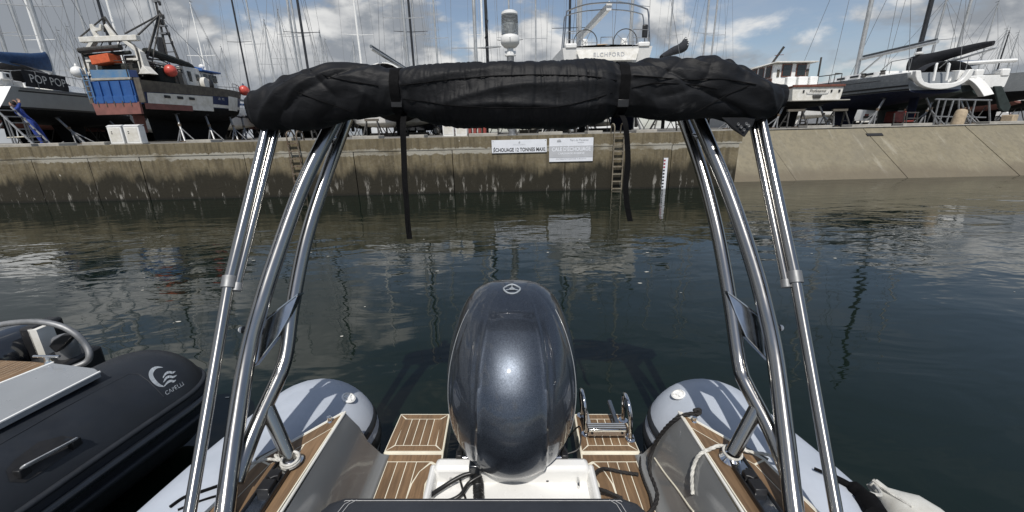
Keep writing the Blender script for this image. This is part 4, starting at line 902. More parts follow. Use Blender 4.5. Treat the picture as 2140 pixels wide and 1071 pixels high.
hull(H_, 11, 3.4, 1.0, 1.9, 2.7, 2.9, 'hull_pale', 'af_black'); fin(H_, 3.8, 6.2, 1.4, .3, 'af_black'); cover_tent(H_)
put_text(H_, 'RUN', .2, 'ink_grey', flat((1.0, 2.2, 3.05), V((.1, 1, 0)), V((-.3, 0, 1))))
rig(H_, 2.6, 3.0, 12, .1, 'alloy', (.16, .5), 1.6, None, V((.8, 0, 2.7)))
ms2 = G().tube([(.45, 4.2, 3.0), (.45, 4.1, 15.5)], [.1, .08], 10).build('mast', 'alloy_dark', H_); G().tube([(-.4, 4.1, 5.2), (.45, 4.15, 5.15), (1.35, 4.1, 5.2)], .02, 6).build('spreader', 'alloy_dark', H_)
for k in range(7): G().tube(spline([(.45+.1*math.sin(k), 4.05, 3.2+k*.5), (.52, 4.0, 3.5+k*.5), (.45+.1*math.cos(k), 4.05, 3.7+k*.5)], 3), .05, 5).build('furled_line', 'black_cloth', H_)
base = at(1425, 272, 23); base.z = YARD
S_ = thing('sailing_yacht', 'sloop whose black boom cover with pale ties rises above the canopy right end', 'yacht', base, 'local', yaw=rad(30))
hull(S_, 10, 3.3, 1.0, 1.9, 2.6, 2.8, 'white', 'af_navy'); fin(S_, 3.5, 5.5, 1.4, .3, 'af_navy')
q = loc(S_, (0, 4.2, 2.8)); rig(S_, 4.2, 2.8, 12, .1, 'alloy', (.35, .65), 1.6, None, V((0, .2, 2.6)), w=.012)
cv = [at(1433, 80, 26.2), at(1428, 98, 25.4), at(1405, 108, 24.5), at(1382, 120, 23.5)]
iv = S_.matrix_world.inverted()
G().tube(spline([iv @ p for p in cv], 5), [.06, .10, .15, .20, .24, .27, .26, .25, .23, .22, .20, .18, .16, .15, .13, .10], 18).build('boom_cover', 'black_cloth', S_, smooth=60)
for k in range(4):
    p = iv @ (cv[0].lerp(cv[1], .15+k*.25)+V((0, -.27, 0))); G().box(p, (.30, .04, .05), S_.matrix_world.to_3x3().inverted()).build('cover_tie', 'white', S_)
base = at(806, 280, 24); base.z = YARD
O_ = thing('sailing_yacht', 'yacht with arched black sprayhood showing above the canopy left half', 'yacht', base, 'local', yaw=rad(4))
hull(O_, 9.5, 3.2, .9, 1.9, 2.7, 2.9, 'white', 'af_black', tr=.7, mtr='white'); fin(O_, 3.5, 5.5, 1.4, .3, 'af_black')
g = G(); g.grid([[V((math.cos(a)*-1.05, y, 3.25+math.sin(a)*h)) for a in [math.pi*k/12 for k in range(13)]] for y, h in ((1.2, .75), (2.0, .8), (2.8, .5), (3.2, .1))]); g.build('sprayhood', 'black_cloth', O_, smooth=60)
G().tube([V((math.cos(a)*-1.07, 1.18, 3.25+math.sin(a)*.77)) for a in [math.pi*k/12 for k in range(13)]], .035, 6).build('hood_edge', 'white', O_)
G().box((0, 1.9, 3.0), (2.2, 3.0, .55)).build('cabin_trunk', 'white', O_, bevel=.08)
G().tube([(-.35, .3, 4.6), (.95, 4.0, 3.95)], .09, 8).build('boom', 'alloy', O_); G().tube([(-.35, .3, 4.72), (.9, 3.9, 4.05)], .08, 8).build('boom_cover', 'grey_cloth', O_)
rig(O_, 4.2, 3.0, 11, .1, 'alloy', (.36, .66), 1.5, None, V((0, .1, 2.8)))
for ch in O_.children:
    if ch.name.startswith(('mast', 'spreader', 'shroud')): ch.location.x = .95
rr = G().tube(spline([(-.18, -.05, 1.5), (-.18, -.06, 2.0), (0, -.06, 2.06), (.18, -.06, 2.0), (.18, -.05, 1.5)], 3), .03, 6).build('stern_ladder', 'white', O_)
# ---- small craft, cars, clutter seen under the hulls
def small_boat(px, Y, L, B, lab, yaw=0, z0=.55, cabin=True, mt_='white', mb='white_dirty', group=None):
    base = at(px, 285, Y); base.z = YARD
    t = thing('motor_boat', lab, 'motor boat', base, 'local', yaw=yaw, group=group)
    hb, zs, sp = hull(t, L, B, z0, z0+.35, z0+1.0, z0+1.25, mt_, mb, tr=.9, rake=.7, full=2.6, N=10)
    side_band(t, 'rubbing_band', 'black', sp, 0, .97, lambda u: zs(u)-.08, lambda u: zs(u)-.01, off=.02)
    if cabin:
        G().loft([[V((x*w, y, z0+1.0+z*hh)) for x, z in ((-1, 0), (-.85, 1), (.85, 1), (1, 0))] for y, w, hh in ((L*.35, B*.32, .75), (L*.55, B*.32, .75), (L*.72, B*.2, .1))]).build('cuddy', 'white', t, smooth=30)
        G().box((0, L*.34, z0+1.45), (B*.5, .03, .4)).build('window', 'glass', t, bevel=.04)
    for s in (-1, 1):
        for yy in (L*.25, L*.6): G().box((s*B*.28, yy, (z0+.1)/2), (.10, .10, z0+.1)).build('trestle_leg', 'gunmetal', t)
    G().box((0, L*.4, .12), (.25, L*.7, .24)).build('keel_block', 'rail_brown', t)
    ob = G().box((0, -.25, z0+.95), (.36, .42, .55)); ob.box((0, -.2, z0+.35), (.16, .26, .9)); ob.build('outboard', 'black', t, bevel=.06)
    return t
small_boat(388, 37, 7, 2.3, 'white motor boat standing behind the trawler props, left one', rad(70), .5)
small_boat(452, 34, 6, 2.2, 'white motor boat bow on behind the trawler bow prop', rad(165), .5, False)
b = small_boat(516, 36, 6, 2.2, 'white cabin boat with a domed hard top beside the canopy left end', rad(180), .7, False)
G().lathe([(.0, 3.42), (.36, 3.40), (.42, 3.30), (.46, 3.0), (.75, 2.86), (.72, 2.80)], (0, 4.5, -.55), 18).build('hard_top', 'white', b); G().lathe([(.55, 2.25), (.50, 2.85)], (0, 4.5, -.55), 14).build('windscreen', 'glass', b)
small_boat(690, 36, 5.5, 2.2, 'small white motor boat under the left arch top', rad(20), .5)
small_boat(735, 34, 6, 2.3, 'pale motor boat left of the left hanging strap', rad(75), .5)
small_boat(905, 31, 6.5, 2.4, 'white motor boat behind the black car', rad(80), .6)
small_boat(1195, 30, 5, 2.0, 'small white boat behind the faded board', rad(80), .25, False)
small_boat(1322, 32, 6, 2.3, 'white boat behind the pale wall ladder', rad(70), .35, False)
small_boat(1722, 38, 6, 2.3, 'white motor boat left of the white van at right', rad(95), .6)
small_boat(1836, 36, 5.5, 2.1, 'white motor boat stern on between the navy keels', rad(10), .45)
def car(px, Y, yaw, mt_, lab, name='parked_car', van=False, pick=False):
    base = at(px, 285, Y); base.z = YARD
    t = thing(name, lab, 'van' if van else 'car', base, 'local', yaw=yaw)
    L, B = (4.9, 1.9) if van else (4.3, 1.75)
    if van: prof = [(-2.4, .35), (-2.42, 1.2), (-2.3, 2.15), (-.2, 2.2), (1.2, 2.05), (1.75, 1.2), (2.35, 1.0), (2.4, .35)]
    else: prof = [(-2.1, .35), (-2.12, .85), (-1.9, .98), (-1.35, 1.40), (-.2, 1.47), (.55, 1.35), (1.15, .95), (1.9, .82), (2.1, .6), (2.1, .35)]
    g = G(); k = len(prof)
    rings = []
    for x, s in ((-B/2, .94), (-B/2+.06, 1), (B/2-.06, 1), (B/2, .94)): rings.append([V((x*(1 if z < 1.0 else .86), y*s, .35+(z-.35)*(s if z > .9 else 1))) for y, z in prof])
    g.loft(rings).build('body', mt_, t, smooth=25, bevel=.03)
    for s in (-1, 1):
        if not van:
            G().prism([V((s*B/2*.875, -1.3, 1.0)), V((s*B/2*.875, .95, 1.0)), V((s*B/2*.845, .45, 1.33)), V((s*B/2*.845, -1.15, 1.35))], (s*.012, 0, 0)).build('side_window', 'glass', t)
        else:
            G().prism([V((s*B/2*.87, .5, 1.3)), V((s*B/2*.87, 1.5, 1.3)), V((s*B/2*.85, 1.15, 1.95)), V((s*B/2*.85, .5, 1.95))], (s*.02, 0, 0)).build('side_window', 'glass', t)
        for y in (-1.3, 1.35):
            w = G().lathe([(0, -.1), (.28, -.1), (.32, -.06), (.32, .06), (.28, .1), (0, .1)], (s*(B/2-.08), y, .32), 18, Matrix.Rotation(rad(90), 3, 'Y')).build('wheel', 'tyre', t)
            G().lathe([(0, -.01), (.2, -.01), (.2, .01), (0, .01)], (s*(B/2+.03), y, .32), 12, Matrix.Rotation(rad(90), 3, 'Y')).build('hubcap', 'dull_steel', w)
        G().box((s*B/2*.72, -2.13 if not van else -2.43, .78), (.28, .03, .16)).build('tail_light', 'navred', t)
        G().box((s*B/2*.72, 2.1 if not van else 2.39, .72), (.3, .03, .14)).build('headlight', 'chrome', t)
    if van: G().box((0, -2.40, 1.6), (1.4, .03, .55)).build('rear_window', 'glass', t); G().box((0, -2.45, .62), (1.8, .1, .16)).build('bumper', 'black', t)
    else: G().hexa([V((-.68, -1.88, 1.0)), V((.68, -1.88, 1.0)), V((.68, -1.84, 1.0)), V((-.68, -1.84, 1.0))], [V((-.6, -1.42, 1.38)), V((.6, -1.42, 1.38)), V((.6, -1.36, 1.38)), V((-.6, -1.36, 1.38))]).build('rear_window', 'glass', t)
    G().box((0, 2.11 if not van else 2.41, .5), (.5, .02, .11)).build('number_plate', 'white', t)
    return t
car(888, 32, rad(78), 'car_black', 'black car parked behind the quay left of the white pedestals')
car(2035, 46, rad(40), 'car_white', 'white car parked under the hulls at right')
car(1774, 36, rad(-4), 'car_white', 'white van seen from behind under the dark grey sloop', 'parked_van', van=True)
car(110, 34, rad(75), 'car_black', 'dark car behind the prop of the pale grey sloop at left')
# red machinery and clutter
t = thing('engine_hoist', 'faded red engine hoist between the keels at right', 'machine', at(1875, 265, 24), 'world')
c = at(1875, 265, 24); c.z = YARD
G().box(c+V((0, 0, .45)), (1.2, .6, .6)).build('engine_block', 'red_kit', t, bevel=.05); G().box(c+V((.5, 0, .9)), (.12, .12, 1.3)).build('hoist_post', 'red_kit', t); G().box(c+V((.1, 0, 1.5)), (.95, .1, .12)).build('hoist_arm', 'red_kit', t)
for x in (-.5, .5): G().box(c+V((x, 0, .08)), (.12, 1.0, .16)).build('foot', 'gunmetal', t)
t = thing('machine', 'red pallet machine at the quay edge right of the white pedestals', 'machine', at(1000, 283, 19), 'world'); c = at(997, 283, 19); c.z = YARD
for k in range(4): G().box(c+V((k*.22-.3, 0, .28)), (.14, .4, .5)).build('red_roller', 'red_kit', t, bevel=.03)
G().box(c+V((0, 0, .05)), (1.1, .6, .08)).build('pallet', 'rail_brown', t)
# steel trestles in a row
k = 0
for px, Y, w, wh in [(1060, 19.5, .9, 'above the narrow white sign'), (1172, 19, .8, 'above the faded board'), (1215, 20, .6, 'left of the pale ladder top'), (1390, 20, 1.3, 'right of the pale ladder under the canopy'), (1655, 20, 1.0, 'under the white motor cruiser'), (1745, 21, .9, 'left of the white van'), (640, 19, .8, 'beside the dark ladder top'), (780, 20, .8, 'left of the left hanging strap')]:
    c = at(px, 280, Y); c.z = YARD
    t = thing('steel_trestle', 'dark steel trestle standing ' + wh, 'trestle', c, group='steel trestles on the quay')
    for s in (-1, 1):
        for d in (-.3, .3): G().tube([c+V((s*w/2, d, 0)), c+V((s*w*.3, 0, .78))], .035, 6).build('leg', 'gunmetal', t)
        G().tube([c+V((s*w*.42, -.18, .3)), c+V((s*w*.42, .18, .3))], .025, 6).build('brace', 'gunmetal', t)
    G().box(c+V((0, 0, .8)), (w*.8, .12, .1)).build('top_beam', 'rail_brown', t)
# ---- warehouse at the right and far sheds
wa = thing('warehouse', 'long grey clad warehouse behind the yachts at right', 'building', (52, 62, YARD), 'local', yaw=rad(-14))
for k in range(30): G().box((-18+k*1.25, 0, 2.1), (1.18, .16, 4.2)).build('wall_panel', 'cladding', wa)
G().box((0.1, 8.2, 2.1), (37.4, 16, 4.18)).build('wall_core', 'cladding', wa)
G().hexa([V((-19, -.5, 4.2)), V((19.2, -.5, 4.2)), V((19.2, 17, 4.2)), V((-19, 17, 4.2))], [V((-19, 8, 5.6)), V((19.2, 8, 5.6)), V((19.2, 8.4, 5.6)), V((-19, 8.4, 5.6))]).build('roof', 'roofing', wa, smooth=0)
for x in (-10, -1, 9): dr = G().box((x, -.12, 1.7), (3.2, .1, 3.4)).build('roller_door', 'white_dirty', wa)
# ---- the forest of masts: laid-up yachts further back
far = [(24, 28, 0, 0, 'at the far left edge'), (66, 31, 0, 0, 'left of the blue boom cover'), (98, 36, 0, 1, 'above the black name cloth'), (143, 37, 66, 0, 'second right of the blue boom cover'), (165, 40, 58, 0, 'between the sloop and the trawler'), (200, 34, 0, 0, 'left of the trawler gantry'), (243, 33, 0, 2, 'rising through the trawler gantry'), (262, 36, 0, 1, 'right of the gantry peak'), (342, 40, 0, 0, 'left beside the trawler mast'), (352, 46, 0, 0, 'close behind the trawler mast'), (428, 37, 6, 1, 'with a lamp above the trawler blue roof'), (446, 47, 84, 0, 'short, above the trawler blue roof'), (470, 50, 100, 0, 'short, above the trawler bow rail'), (512, 46, 0, 2, 'dark with two wide spreaders right of the trawler bow'), (540, 52, 0, 0, 'thin, above the canopy left end'), (569, 39, 44, 0, 'above the canopy left shoulder'), (600, 38, 22, 0, 'left of the bright mast cluster'), (622, 33, 0, 0, 'bright, left of the cluster of three'), (630, 37, 0, 0, 'bright, middle of the cluster of three'), (643, 32, 0, 2, 'dark, right of the cluster of three'), (678, 52, 66, 0, 'short, first pair right of the cluster'), (687, 55, 84, 0, 'short, second of the pair right of the cluster'), (744, 58, 86, 0, 'short, left of the tall grey mast'), (756, 36, 0, 1, 'tall and grey left of the arched sprayhood'), (848, 55, 92, 0, 'short, right of the arched sprayhood'), (865, 33, 0, 2, 'dark, right of the arched sprayhood'), (872, 37, 0, 0, 'bright, right of the arched sprayhood'), (915, 44, 0, 0, 'thin, left of the grey tent cover'), (1011, 38, 0, 1, 'between the tent cover and the lantern'), (1066, 44, 0, 0, 'behind the lantern'), (1120, 48, 0, 0, 'thin, right of the lantern'), (1189, 31, 0, 2, 'dark, behind the left wheel of the big white yacht'), (1205, 38, 0, 0, 'thin, beside the canopy frame of the big white yacht'), (1395, 46, 0, 0, 'thin, right of the big white yacht'), (1467, 42, 0, 0, 'right of the black boom cover'), (1484, 46, 0, 0, 'second right of the black boom cover'), (2046, 41, 6, 0, 'pale, over the black covered sloop'), (2080, 44, 62, 0, 'short, right of the black boom cover at right'), (2086, 40, 66, 2, 'short and dark near the right edge'), (2106, 48, 70, 0, 'shortest near the right edge')]
rr_ = random.Random(3)
for px, Y, topy, kind, wh in far:
    b0 = at(px, 140, Y); yw = rr_.choice([0, math.pi]) + rr_.uniform(-.2, .2)
    hz = 2.6
    ztop = at(px-.3*(1070-px)*.14, topy, Y).z-YARD if topy else b0.z-YARD+Y*.33
    mt_ = ('alloy', 'white', 'alloy_dark')[kind]
    ym = 4.5
    base = V((b0.x, Y, YARD)) - Matrix.Rotation(yw, 3, 'Z') @ V((0, ym, 0))
    t = thing('laid_up_yacht', ('silver', 'white', 'dark')[kind] + ' masted distant laid-up yacht ' + wh, 'yacht', base, 'local', yaw=yw, group='distant yachts whose masts crowd the sky')
    hull(t, rr_.uniform(9, 11), 3.1, .9, 1.7, hz, hz+.2, rr_.choice(['white', 'white_dirty', 'hull_navy', 'white']), rr_.choice(['af_black', 'af_navy', 'af_red']), N=8, tr=.7)
    fin(t, 3.5, 5.3, 1.2, .26, 'af_black')
    G().box((0, 4.2, hz+.2), (1.7, 3.6, .4)).build('cabin_trunk', 'white', t, bevel=.1)
    h = ztop-hz-.2
    sprs = (.34, .64) if h > 8 else (.5,)
    rig(t, ym, hz+.2, h, .085 if h > 8 else .06, mt_, sprs, 1.45, V((0, 9.2, hz+.2)), V((0, .2, hz)), w=.010)
    if rr_.random() < .6: G().tube([(0, ym-.1, hz+1.1), (0, .9, hz+1.2)], .12, 6).build('boom_cover', rr_.choice(['blue_cloth', 'black_cloth', 'grey_cloth']), t)
    for s in (-1, 1):
        for yy in (2, 7): G().tube([(s*1.7, yy, 0), (s*1.0, yy, 1.35)], .04, 5).build('prop', 'gunmetal', t)
from mathutils.bvhtree import BVHTree
def on_coam(s, px, py, off=.008):
    d = ray(px, py, True).normalized(); h = COAM[s].ray_cast(EYE, d)
    if h[0] is None: return bz(px, py, .5)
    n = h[1]; n = -n if n.dot(d) > 0 else n
    return h[0]+n*off
# ================================================================== our own inflatable boat (boat frame)
RB = thing('inflatable_boat', 'pale grey inflatable boat with teak decks in the foreground', 'inflatable boat', (0, .6, 0), 'boat')
def tube_path(s, pts, r, tail):
    return None
def inflatable(parent, cl, rr, mt, n=36):
    """tube along centre line cl (list of points) with radii rr, domed at the end"""
    P = spline(cl, 6); R = []
    for i in range(len(cl)-1): R += [lerp(rr[i], rr[i+1], k/6) for k in range(6)]
    R.append(rr[-1]); d = (P[-1]-P[-2]).normalized(); e = P[-1]; r0 = R[-1]; DL = .30
    for k in range(1, 11):
        a = math.pi/2*k/10; P.append(e+d*(DL*math.sin(a))); R.append(max(.012, r0*math.cos(a)**.72))
    return G().tube(P, R, n).build('inflatable_tube', mt, parent, smooth=70), P, R
TUBES = {}; COAM = {}
for s in (-1, 1):
    cl = [V((s*1.24, -1.2, .34)), V((s*1.22, 0, .33)), V((s*1.19, .8, .32)), V((s*1.13, 1.35, .31)), V((s*1.055, 1.78, .30))]
    tb, P, R = inflatable(RB, cl, [.33, .33, .33, .335, .33], 'tube_grey'); TUBES[s] = (P, R)
    # rub strake round the flank and the end
    def flank(z, off, side=1, a=0, b=24):
        out = []
        for i in range(a, b):
            p, r = P[i], R[i]; dz = z-p.z; tg_ = (P[min(i+1, len(P)-1)]-P[i-1 if i else 0]).normalized(); nn_ = V((tg_.y, -tg_.x, 0)).normalized()*(s*side)
            if abs(dz) < r: out.append(V((p.x, p.y, z))+nn_*(math.sqrt(r*r-dz*dz)+off))
        return out
    for z, w in ((.36, .030), (.27, .022)):
        G().tube(flank(z, .005), [w]*24, 8).build('rub_strake', 'strake', tb, smooth=60)
    # dark bands on the inner side of the cone
    for z0_, z1_ in ((.385, .425), (.265, .345), (.16, .225)):
        cols = [flank(lerp(z0_, z1_, j/4), .007 if 0 < j < 4 else .0005, -1, 19, 33) for j in range(5)]
        n_ = min(len(c_) for c_ in cols)
        G().grid([[c_[i] for c_ in cols] for i in range(n_)]).build('end_band', 'strake', tb, smooth=60)
    # valve
    vx, vy = (728, 833) if s < 0 else (1418, 826)
    dr = ray(vx, vy, True); best = None
    for k in range(400):
        q = EYE+dr*(1.5+k*.003)
        for p, r in zip(P, R):
            if (q-p).length < r+.002: best = (q, (q-p).normalized()); break
        if best: break
    q, nn = best; nn = (nn+V((0, 0, .5))).normalized(); Rm = nn.to_track_quat('Z', 'Y').to_matrix()
    vv = G().lathe([(0, 0), (.034, 0), (.036, .006), (.028, .010), (.026, .004), (.012, .004), (.010, .009), (0, .010)], q, 20, Rm).build('air_valve', 'white', tb)
    for a in (0, 2.1, 4.2): G().box(q+Rm @ V((math.cos(a)*.014, math.sin(a)*.014, .008)), (.020, .007, .004), Rm @ Matrix.Rotation(a, 3, 'Z')).build('valve_rib', 'white', vv)
    # lifeline on the flank
    G().tube(spline([V((s*1.53, -.2, .42)), V((s*1.50, .55, .47)), V((s*1.44, 1.05, .50)), V((s*1.35, 1.45, .50))], 6), .006, 6).build('life_line', 'rope_black', tb)
# hull under the tubes
G().loft([[V((-1.05, y, .30)), V((-.85, y, -.1)), V((0, y, -.35)), V((.85, y, -.1)), V((1.05, y, .30))] for y in (-1.5, 1.38)]).build('hull', 'white', RB, smooth=0)
G().box((0, .1, .285), (1.9, 2.4, .03)).build('cockpit_floor', 'gel_grey', RB)
ZD = .68
def pl(parent, poly, z, th=.008, mt='teak', name='teak_plank', bevel=.0015):
    return G().prism([V((x, y, z-th)) for x, y in poly], (0, 0, th)).build(name, mt, parent, smooth=0, bevel=bevel)
def clip(poly, a, b, c):
    """keep the part of a plan polygon where a*x+b*y<=c"""
    out = []
    for i in range(len(poly)):
        p, q = poly[i], poly[(i+1) % len(poly)]
        fp, fq = a*p[0]+b*p[1]-c, a*q[0]+b*q[1]-c
        if fp <= 0: out.append(p)
        if fp*fq < 0: t = fp/(fp-fq); out.append((p[0]+(q[0]-p[0])*t, p[1]+(q[1]-p[1])*t))
    return out
def offs(a, b, d):
    """line a->b shifted d to its left, as a,b,c of a half plane"""
    n = V((b[1]-a[1], -(b[0]-a[0]))).normalized() if False else None
    dx, dy = b[0]-a[0], b[1]-a[1]; l = math.hypot(dx, dy); nx, ny = dy/l, -dx/l
    return nx, ny, nx*a[0]+ny*a[1]-d
for s in (-1, 1):
    tip = (s*.765, 1.545); o1 = (s*.98, 1.27); o2 = (s*1.05, .9); o3 = (s*1.06, -.6); i3 = (s*.80, -.6); i1 = (s*.79, .9)
    ol = [tip, o1, o2, o3, i3, i1]
    G().prism([V((x, y, ZD-.05)) for x, y in ol], (0, 0, .0502)).build('side_deck', 'cream', RB, smooth=0)
    # inner edge mould and coaming wall
    G().tube([(s*.783, -.6, ZD+.002), (s*.777, .9, ZD+.002), (s*.758, 1.55, ZD+.002)], .0055, 8).build('edge_trim', 'white_dirty', RB)
    G().tube([(s*1.07, -.6, ZD-.006), (s*1.06, .9, ZD-.006), (s*.985, 1.28, ZD-.006), (s*.77, 1.555, ZD-.006)], .0055, 8).build('edge_trim', 'white_dirty', RB)
    rows = []
    for y in (-.6, .2, .9, 1.25, 1.545):
        k = (y+.6)/2.145
        rows.append([V((s*x, y+dy*max(0, k-.4)/.6, z)) for x, z, dy in ((.775-.02*k, ZD, 0), (.765-.02*k, ZD-.03, .01), (.735-.02*k, .58, .03), (.70, .46, .07), (.672, .375, .105), (.66, .345, .115), (.635, .335, .12), (.625, .328, .125), (.622, .30, .13))])
    G().grid(rows).build('coaming', 'gel_grey', RB, smooth=60)
    cg = G().grid(rows); COAM[s] = BVHTree.FromPolygons(cg.v, cg.f)
    G().add([rows[-1][j] for j in range(9)] + [V((s*1.02, 1.30, ZD-.02)), V((s*1.0, 1.35, .3))], [tuple(range(9))+(10, 9)]).build('coaming_end', 'gel_grey', RB, smooth=0)
    if s > 0:
        G().tube(spline([on_coam(1, x, y, .0) for x, y in ((1368, 958), (1390, 990), (1415, 1022), (1440, 1058), (1450, 1070))], 5), .0045, 6).build('moulded_bead', 'cream', RB)
        ring = bz(1492, 1072, .60)
        Rr = Matrix.Rotation(rad(-70), 3, 'Y')
        G().lathe([(.060, 0), (.066, .006), (.060, .012), (.054, .006), (.060, 0)], (.755, .965, .56), 24, Rr).build('speaker_ring', 'gel_silver', RB)
    else:
        G().lathe([(.060, 0), (.066, .006), (.060, .012), (.054, .006), (.060, 0)], (-.755, .965, .56), 24, Matrix.Rotation(rad(70), 3, 'Y')).build('speaker_ring', 'gel_silver', RB)
    # planks: an inner margin, two lengthwise strips, and an outer margin that follows the edge
    sg_ = 1
    L_in = lambda y: .787-.02*max(0, (y-.9)/.645)
    def strip(xa, xb):
        return [(s*xa, -.6), (s*xa, 1.6), (s*xb, 1.6), (s*xb, -.6)]
    edges = [(tip, o1), (o1, o2), (o2, o3)]
    def inside(poly, d):
        for a, b in edges:
            A, B_, C__ = offs(a, b, 0)
            # make the half plane contain a deck point
            if A*(s*.83)+B_*.6-C__ > 0: A, B_, C__ = -A, -B_, -C__
            poly = clip(poly, A, B_, C__-d)
        return poly
    EI = offs((s*.79, .9), tip, 0)
    if EI[0]*(s*.83)+EI[1]*.6-EI[2] > 0: EI = (-EI[0], -EI[1], -EI[2])
    for xa, xb in ((.755, .845), (.850, .905), (.910, .965)):
        q = clip(inside(strip(xa, xb), .055), EI[0], EI[1], EI[2]-.005)
        if len(q) > 2: pl(RB, q, ZD+.002)
    for a, b in edges:
        A, B_, C__ = offs(a, b, 0)
        if A*(s*.83)+B_*.6-C__ > 0: A, B_, C__ = -A, -B_, -C__
        big = [(s*.7, -.6), (s*.7, 1.6), (s*1.2, 1.6), (s*1.2, -.6)]
        q = clip(clip(big, EI[0], EI[1], EI[2]-.005), A, B_, C__-.005); q = clip(q, -A, -B_, -(C__-.051))
        for a2, b2 in edges:
            if (a2, b2) == (a, b): continue
            A2, B2, C2 = offs(a2, b2, 0)
            if A2*(s*.83)+B2*.6-C2 > 0: A2, B2, C2 = -A2, -B2, -C2
            # mitre: bisector
            q = clip(q, A2-A, B2-B_, C2-C__-.002)
        if len(q) > 2: pl(RB, q, ZD+.002)
    # tail cleat
    G().lathe([(0, .03), (.009, .028), (.011, .018), (.007, .008), (.012, 0)], (s*.80, 1.485, ZD), 12).build('deck_stud', 'chrome', RB)
    # swim platform
    zp = .32
    def sx(poly): return [(s*x, y) for x, y in poly]
    far_ = [(.655, 1.705), (.362, 1.705), (.372, 1.985), (.645, 1.985)]
    G().prism([V((x, y, .20)) for x, y in sx([(.662, 1.69), (.352, 1.69), (.362, 1.995), (.652, 1.995)])], (0, 0, zp+.0003-.20)).build('swim_platform', 'cream', RB, smooth=0, bevel=.006)
    m_ = .036
    fi = [(.655-m_, 1.705+m_), (.362+m_, 1.705+m_), (.372+m_, 1.985-m_), (.645-m_, 1.985-m_)]
    for k in range(4):
        a, b, c, d = far_[k], far_[(k+1) % 4], fi[(k+1) % 4], fi[k]
        # mitred margins with a seam
        cen = V(((a[0]+b[0]+c[0]+d[0])/4, (a[1]+b[1]+c[1]+d[1])/4))
        q = [tuple(cen+(V(p)-cen)*.985 + (V((.0, .0)))) for p in (a, b, c, d)]
        ln = (V(b)-V(a)).normalized(); q[2] = tuple(V(q[2])-ln*.004); q[3] = tuple(V(q[3])+ln*.004)
        pl(RB, sx(q), zp+.002)
    nst = 5; x0, x1 = fi[1][0]+.004, fi[0][0]-.004
    for k in range(nst):
        xa, xb = lerp(x0, x1, k/nst)+.002, lerp(x0, x1, (k+1)/nst)-.002
        pl(RB, sx([(xa, fi[0][1]+.004), (xb, fi[0][1]+.004), (xb, fi[2][1]-.004), (xa, fi[2][1]-.004)]), zp+.002)
    # inner walkway beside the motor well
    G().prism([V((x, y, .19)) for x, y in sx([(.66, .6), (.375, .6), (.375, 1.50), (.345, 1.60), (.352, 1.684), (.662, 1.684)])], (0, 0, zp+.0003-.19)).build('walkway_base', 'cream', RB, smooth=0)
    well = [(.39, .6), (.39, 1.36), (.405, 1.47), (.43, 1.54), (.36, 1.60)]
    pl(RB, sx([(.655, 1.678), (.36, 1.678), (.352, 1.605), (.40, 1.635), (.62, 1.635)]), zp+.002)
    for xa, xb in ((.625, .655), (.575, .621), (.527, .571), (.479, .523)):
        pl(RB, sx([(xa, .6), (xb, .6), (xb, 1.63), (xa, 1.63)]), zp+.002)
    cv = [(.475, .6), (.475, 1.40), (.468, 1.50), (.448, 1.57), (.405, 1.62), (.362, 1.595), (.365, 1.56), (.395, 1.555), (.41, 1.50), (.40, 1.40), (.39, .6)]
    pl(RB, sx(cv), zp+.002)
    pl(RB, sx([(.475, 1.50), (.475, 1.63), (.41, 1.63), (.452, 1.572)]), zp+.002)
# motor well: white moulded tray
for s in (-1, 1):
    G().hexa([V((s*.375, .8, .2)), V((s*.32, .8, .2)), V((s*.32, 1.5, .2)), V((s*.375, 1.5, .2))], [V((s*.375, .8, .44)), V((s*.345, .8, .44)), V((s*.345, 1.50, .44)), V((s*.375, 1.50, .44))]).build('well_side', 'white', RB, bevel=.012)
G().box((0, 1.13, .355), (.70, .66, .05)).build('well_floor', 'white', RB, bevel=.01)
G().box((0, 1.485, .33), (.70, .07, .26)).build('transom', 'white', RB, bevel=.02)
for x, y in ((943, 1003), (1207, 1008)):
    q = bz(x, y, .385); G().tube(spline([q+V((0, -.03, 0)), q+V((0, -.025, .02)), q+V((0, .025, .02)), q+V((0, .03, 0))], 3), .006, 6).build('pad_eye', 'chrome', RB)
q = bz(1143, 998, .385); G().lathe([(0, .0), (.026, 0), (.026, .008), (.018, .010), (0, .006)], q, 20).build('drain_cap', 'black', RB)
# ------------------------------------------------------------------ boarding ladder
BLd = thing('boarding_ladder', 'folded stainless boarding ladder on the right swim platform', 'boarding ladder', (.5, 1.85, .325), 'boat')
for x0, x1, yy in ((.385, .385, 1.87), (.615, .615, 1.83)):
    hp = [V((x0+.018, yy-.05, .326)), V((x0+.012, yy-.05, .40))] + [V((x0+.008-.010*math.sin(a), yy+.025-.075*math.cos(a), .455+.085*math.sin(a))) for a in [math.pi*k/14 for k in range(15)]] + [V((x0+.016, yy+.10, .40)), V((x0+.018, yy+.10, .326))]
    G().tube(hp, .0115, 16).build('hand_hoop', 'chrome', BLd, smooth=70)
    for yb in (yy-.05, yy+.10): G().lathe([(.026, 0), (.026, .006), (.016, .01)], (x0+.018, yb, .324), 16).build('base_flange', 'chrome', BLd)
G().box((.505, 1.80, .372), (.205, .05, .045)).build('step_body', 'chrome', BLd, bevel=.006)
G().box((.505, 1.80, .3955), (.204, .046, .003)).build('step_top', 'black', BLd)
for k in range(3): G().box((.505, 1.785+k*.015, .398), (.20, .006, .004)).build('step_strip', 'satin', BLd)
for x in (.425, .585): G().lathe([(0, .002), (.007, .002), (.007, 0)], (x, 1.7745, .372), 10, Matrix.Rotation(rad(90), 3, 'X')).build('end_plug', 'black', BLd)
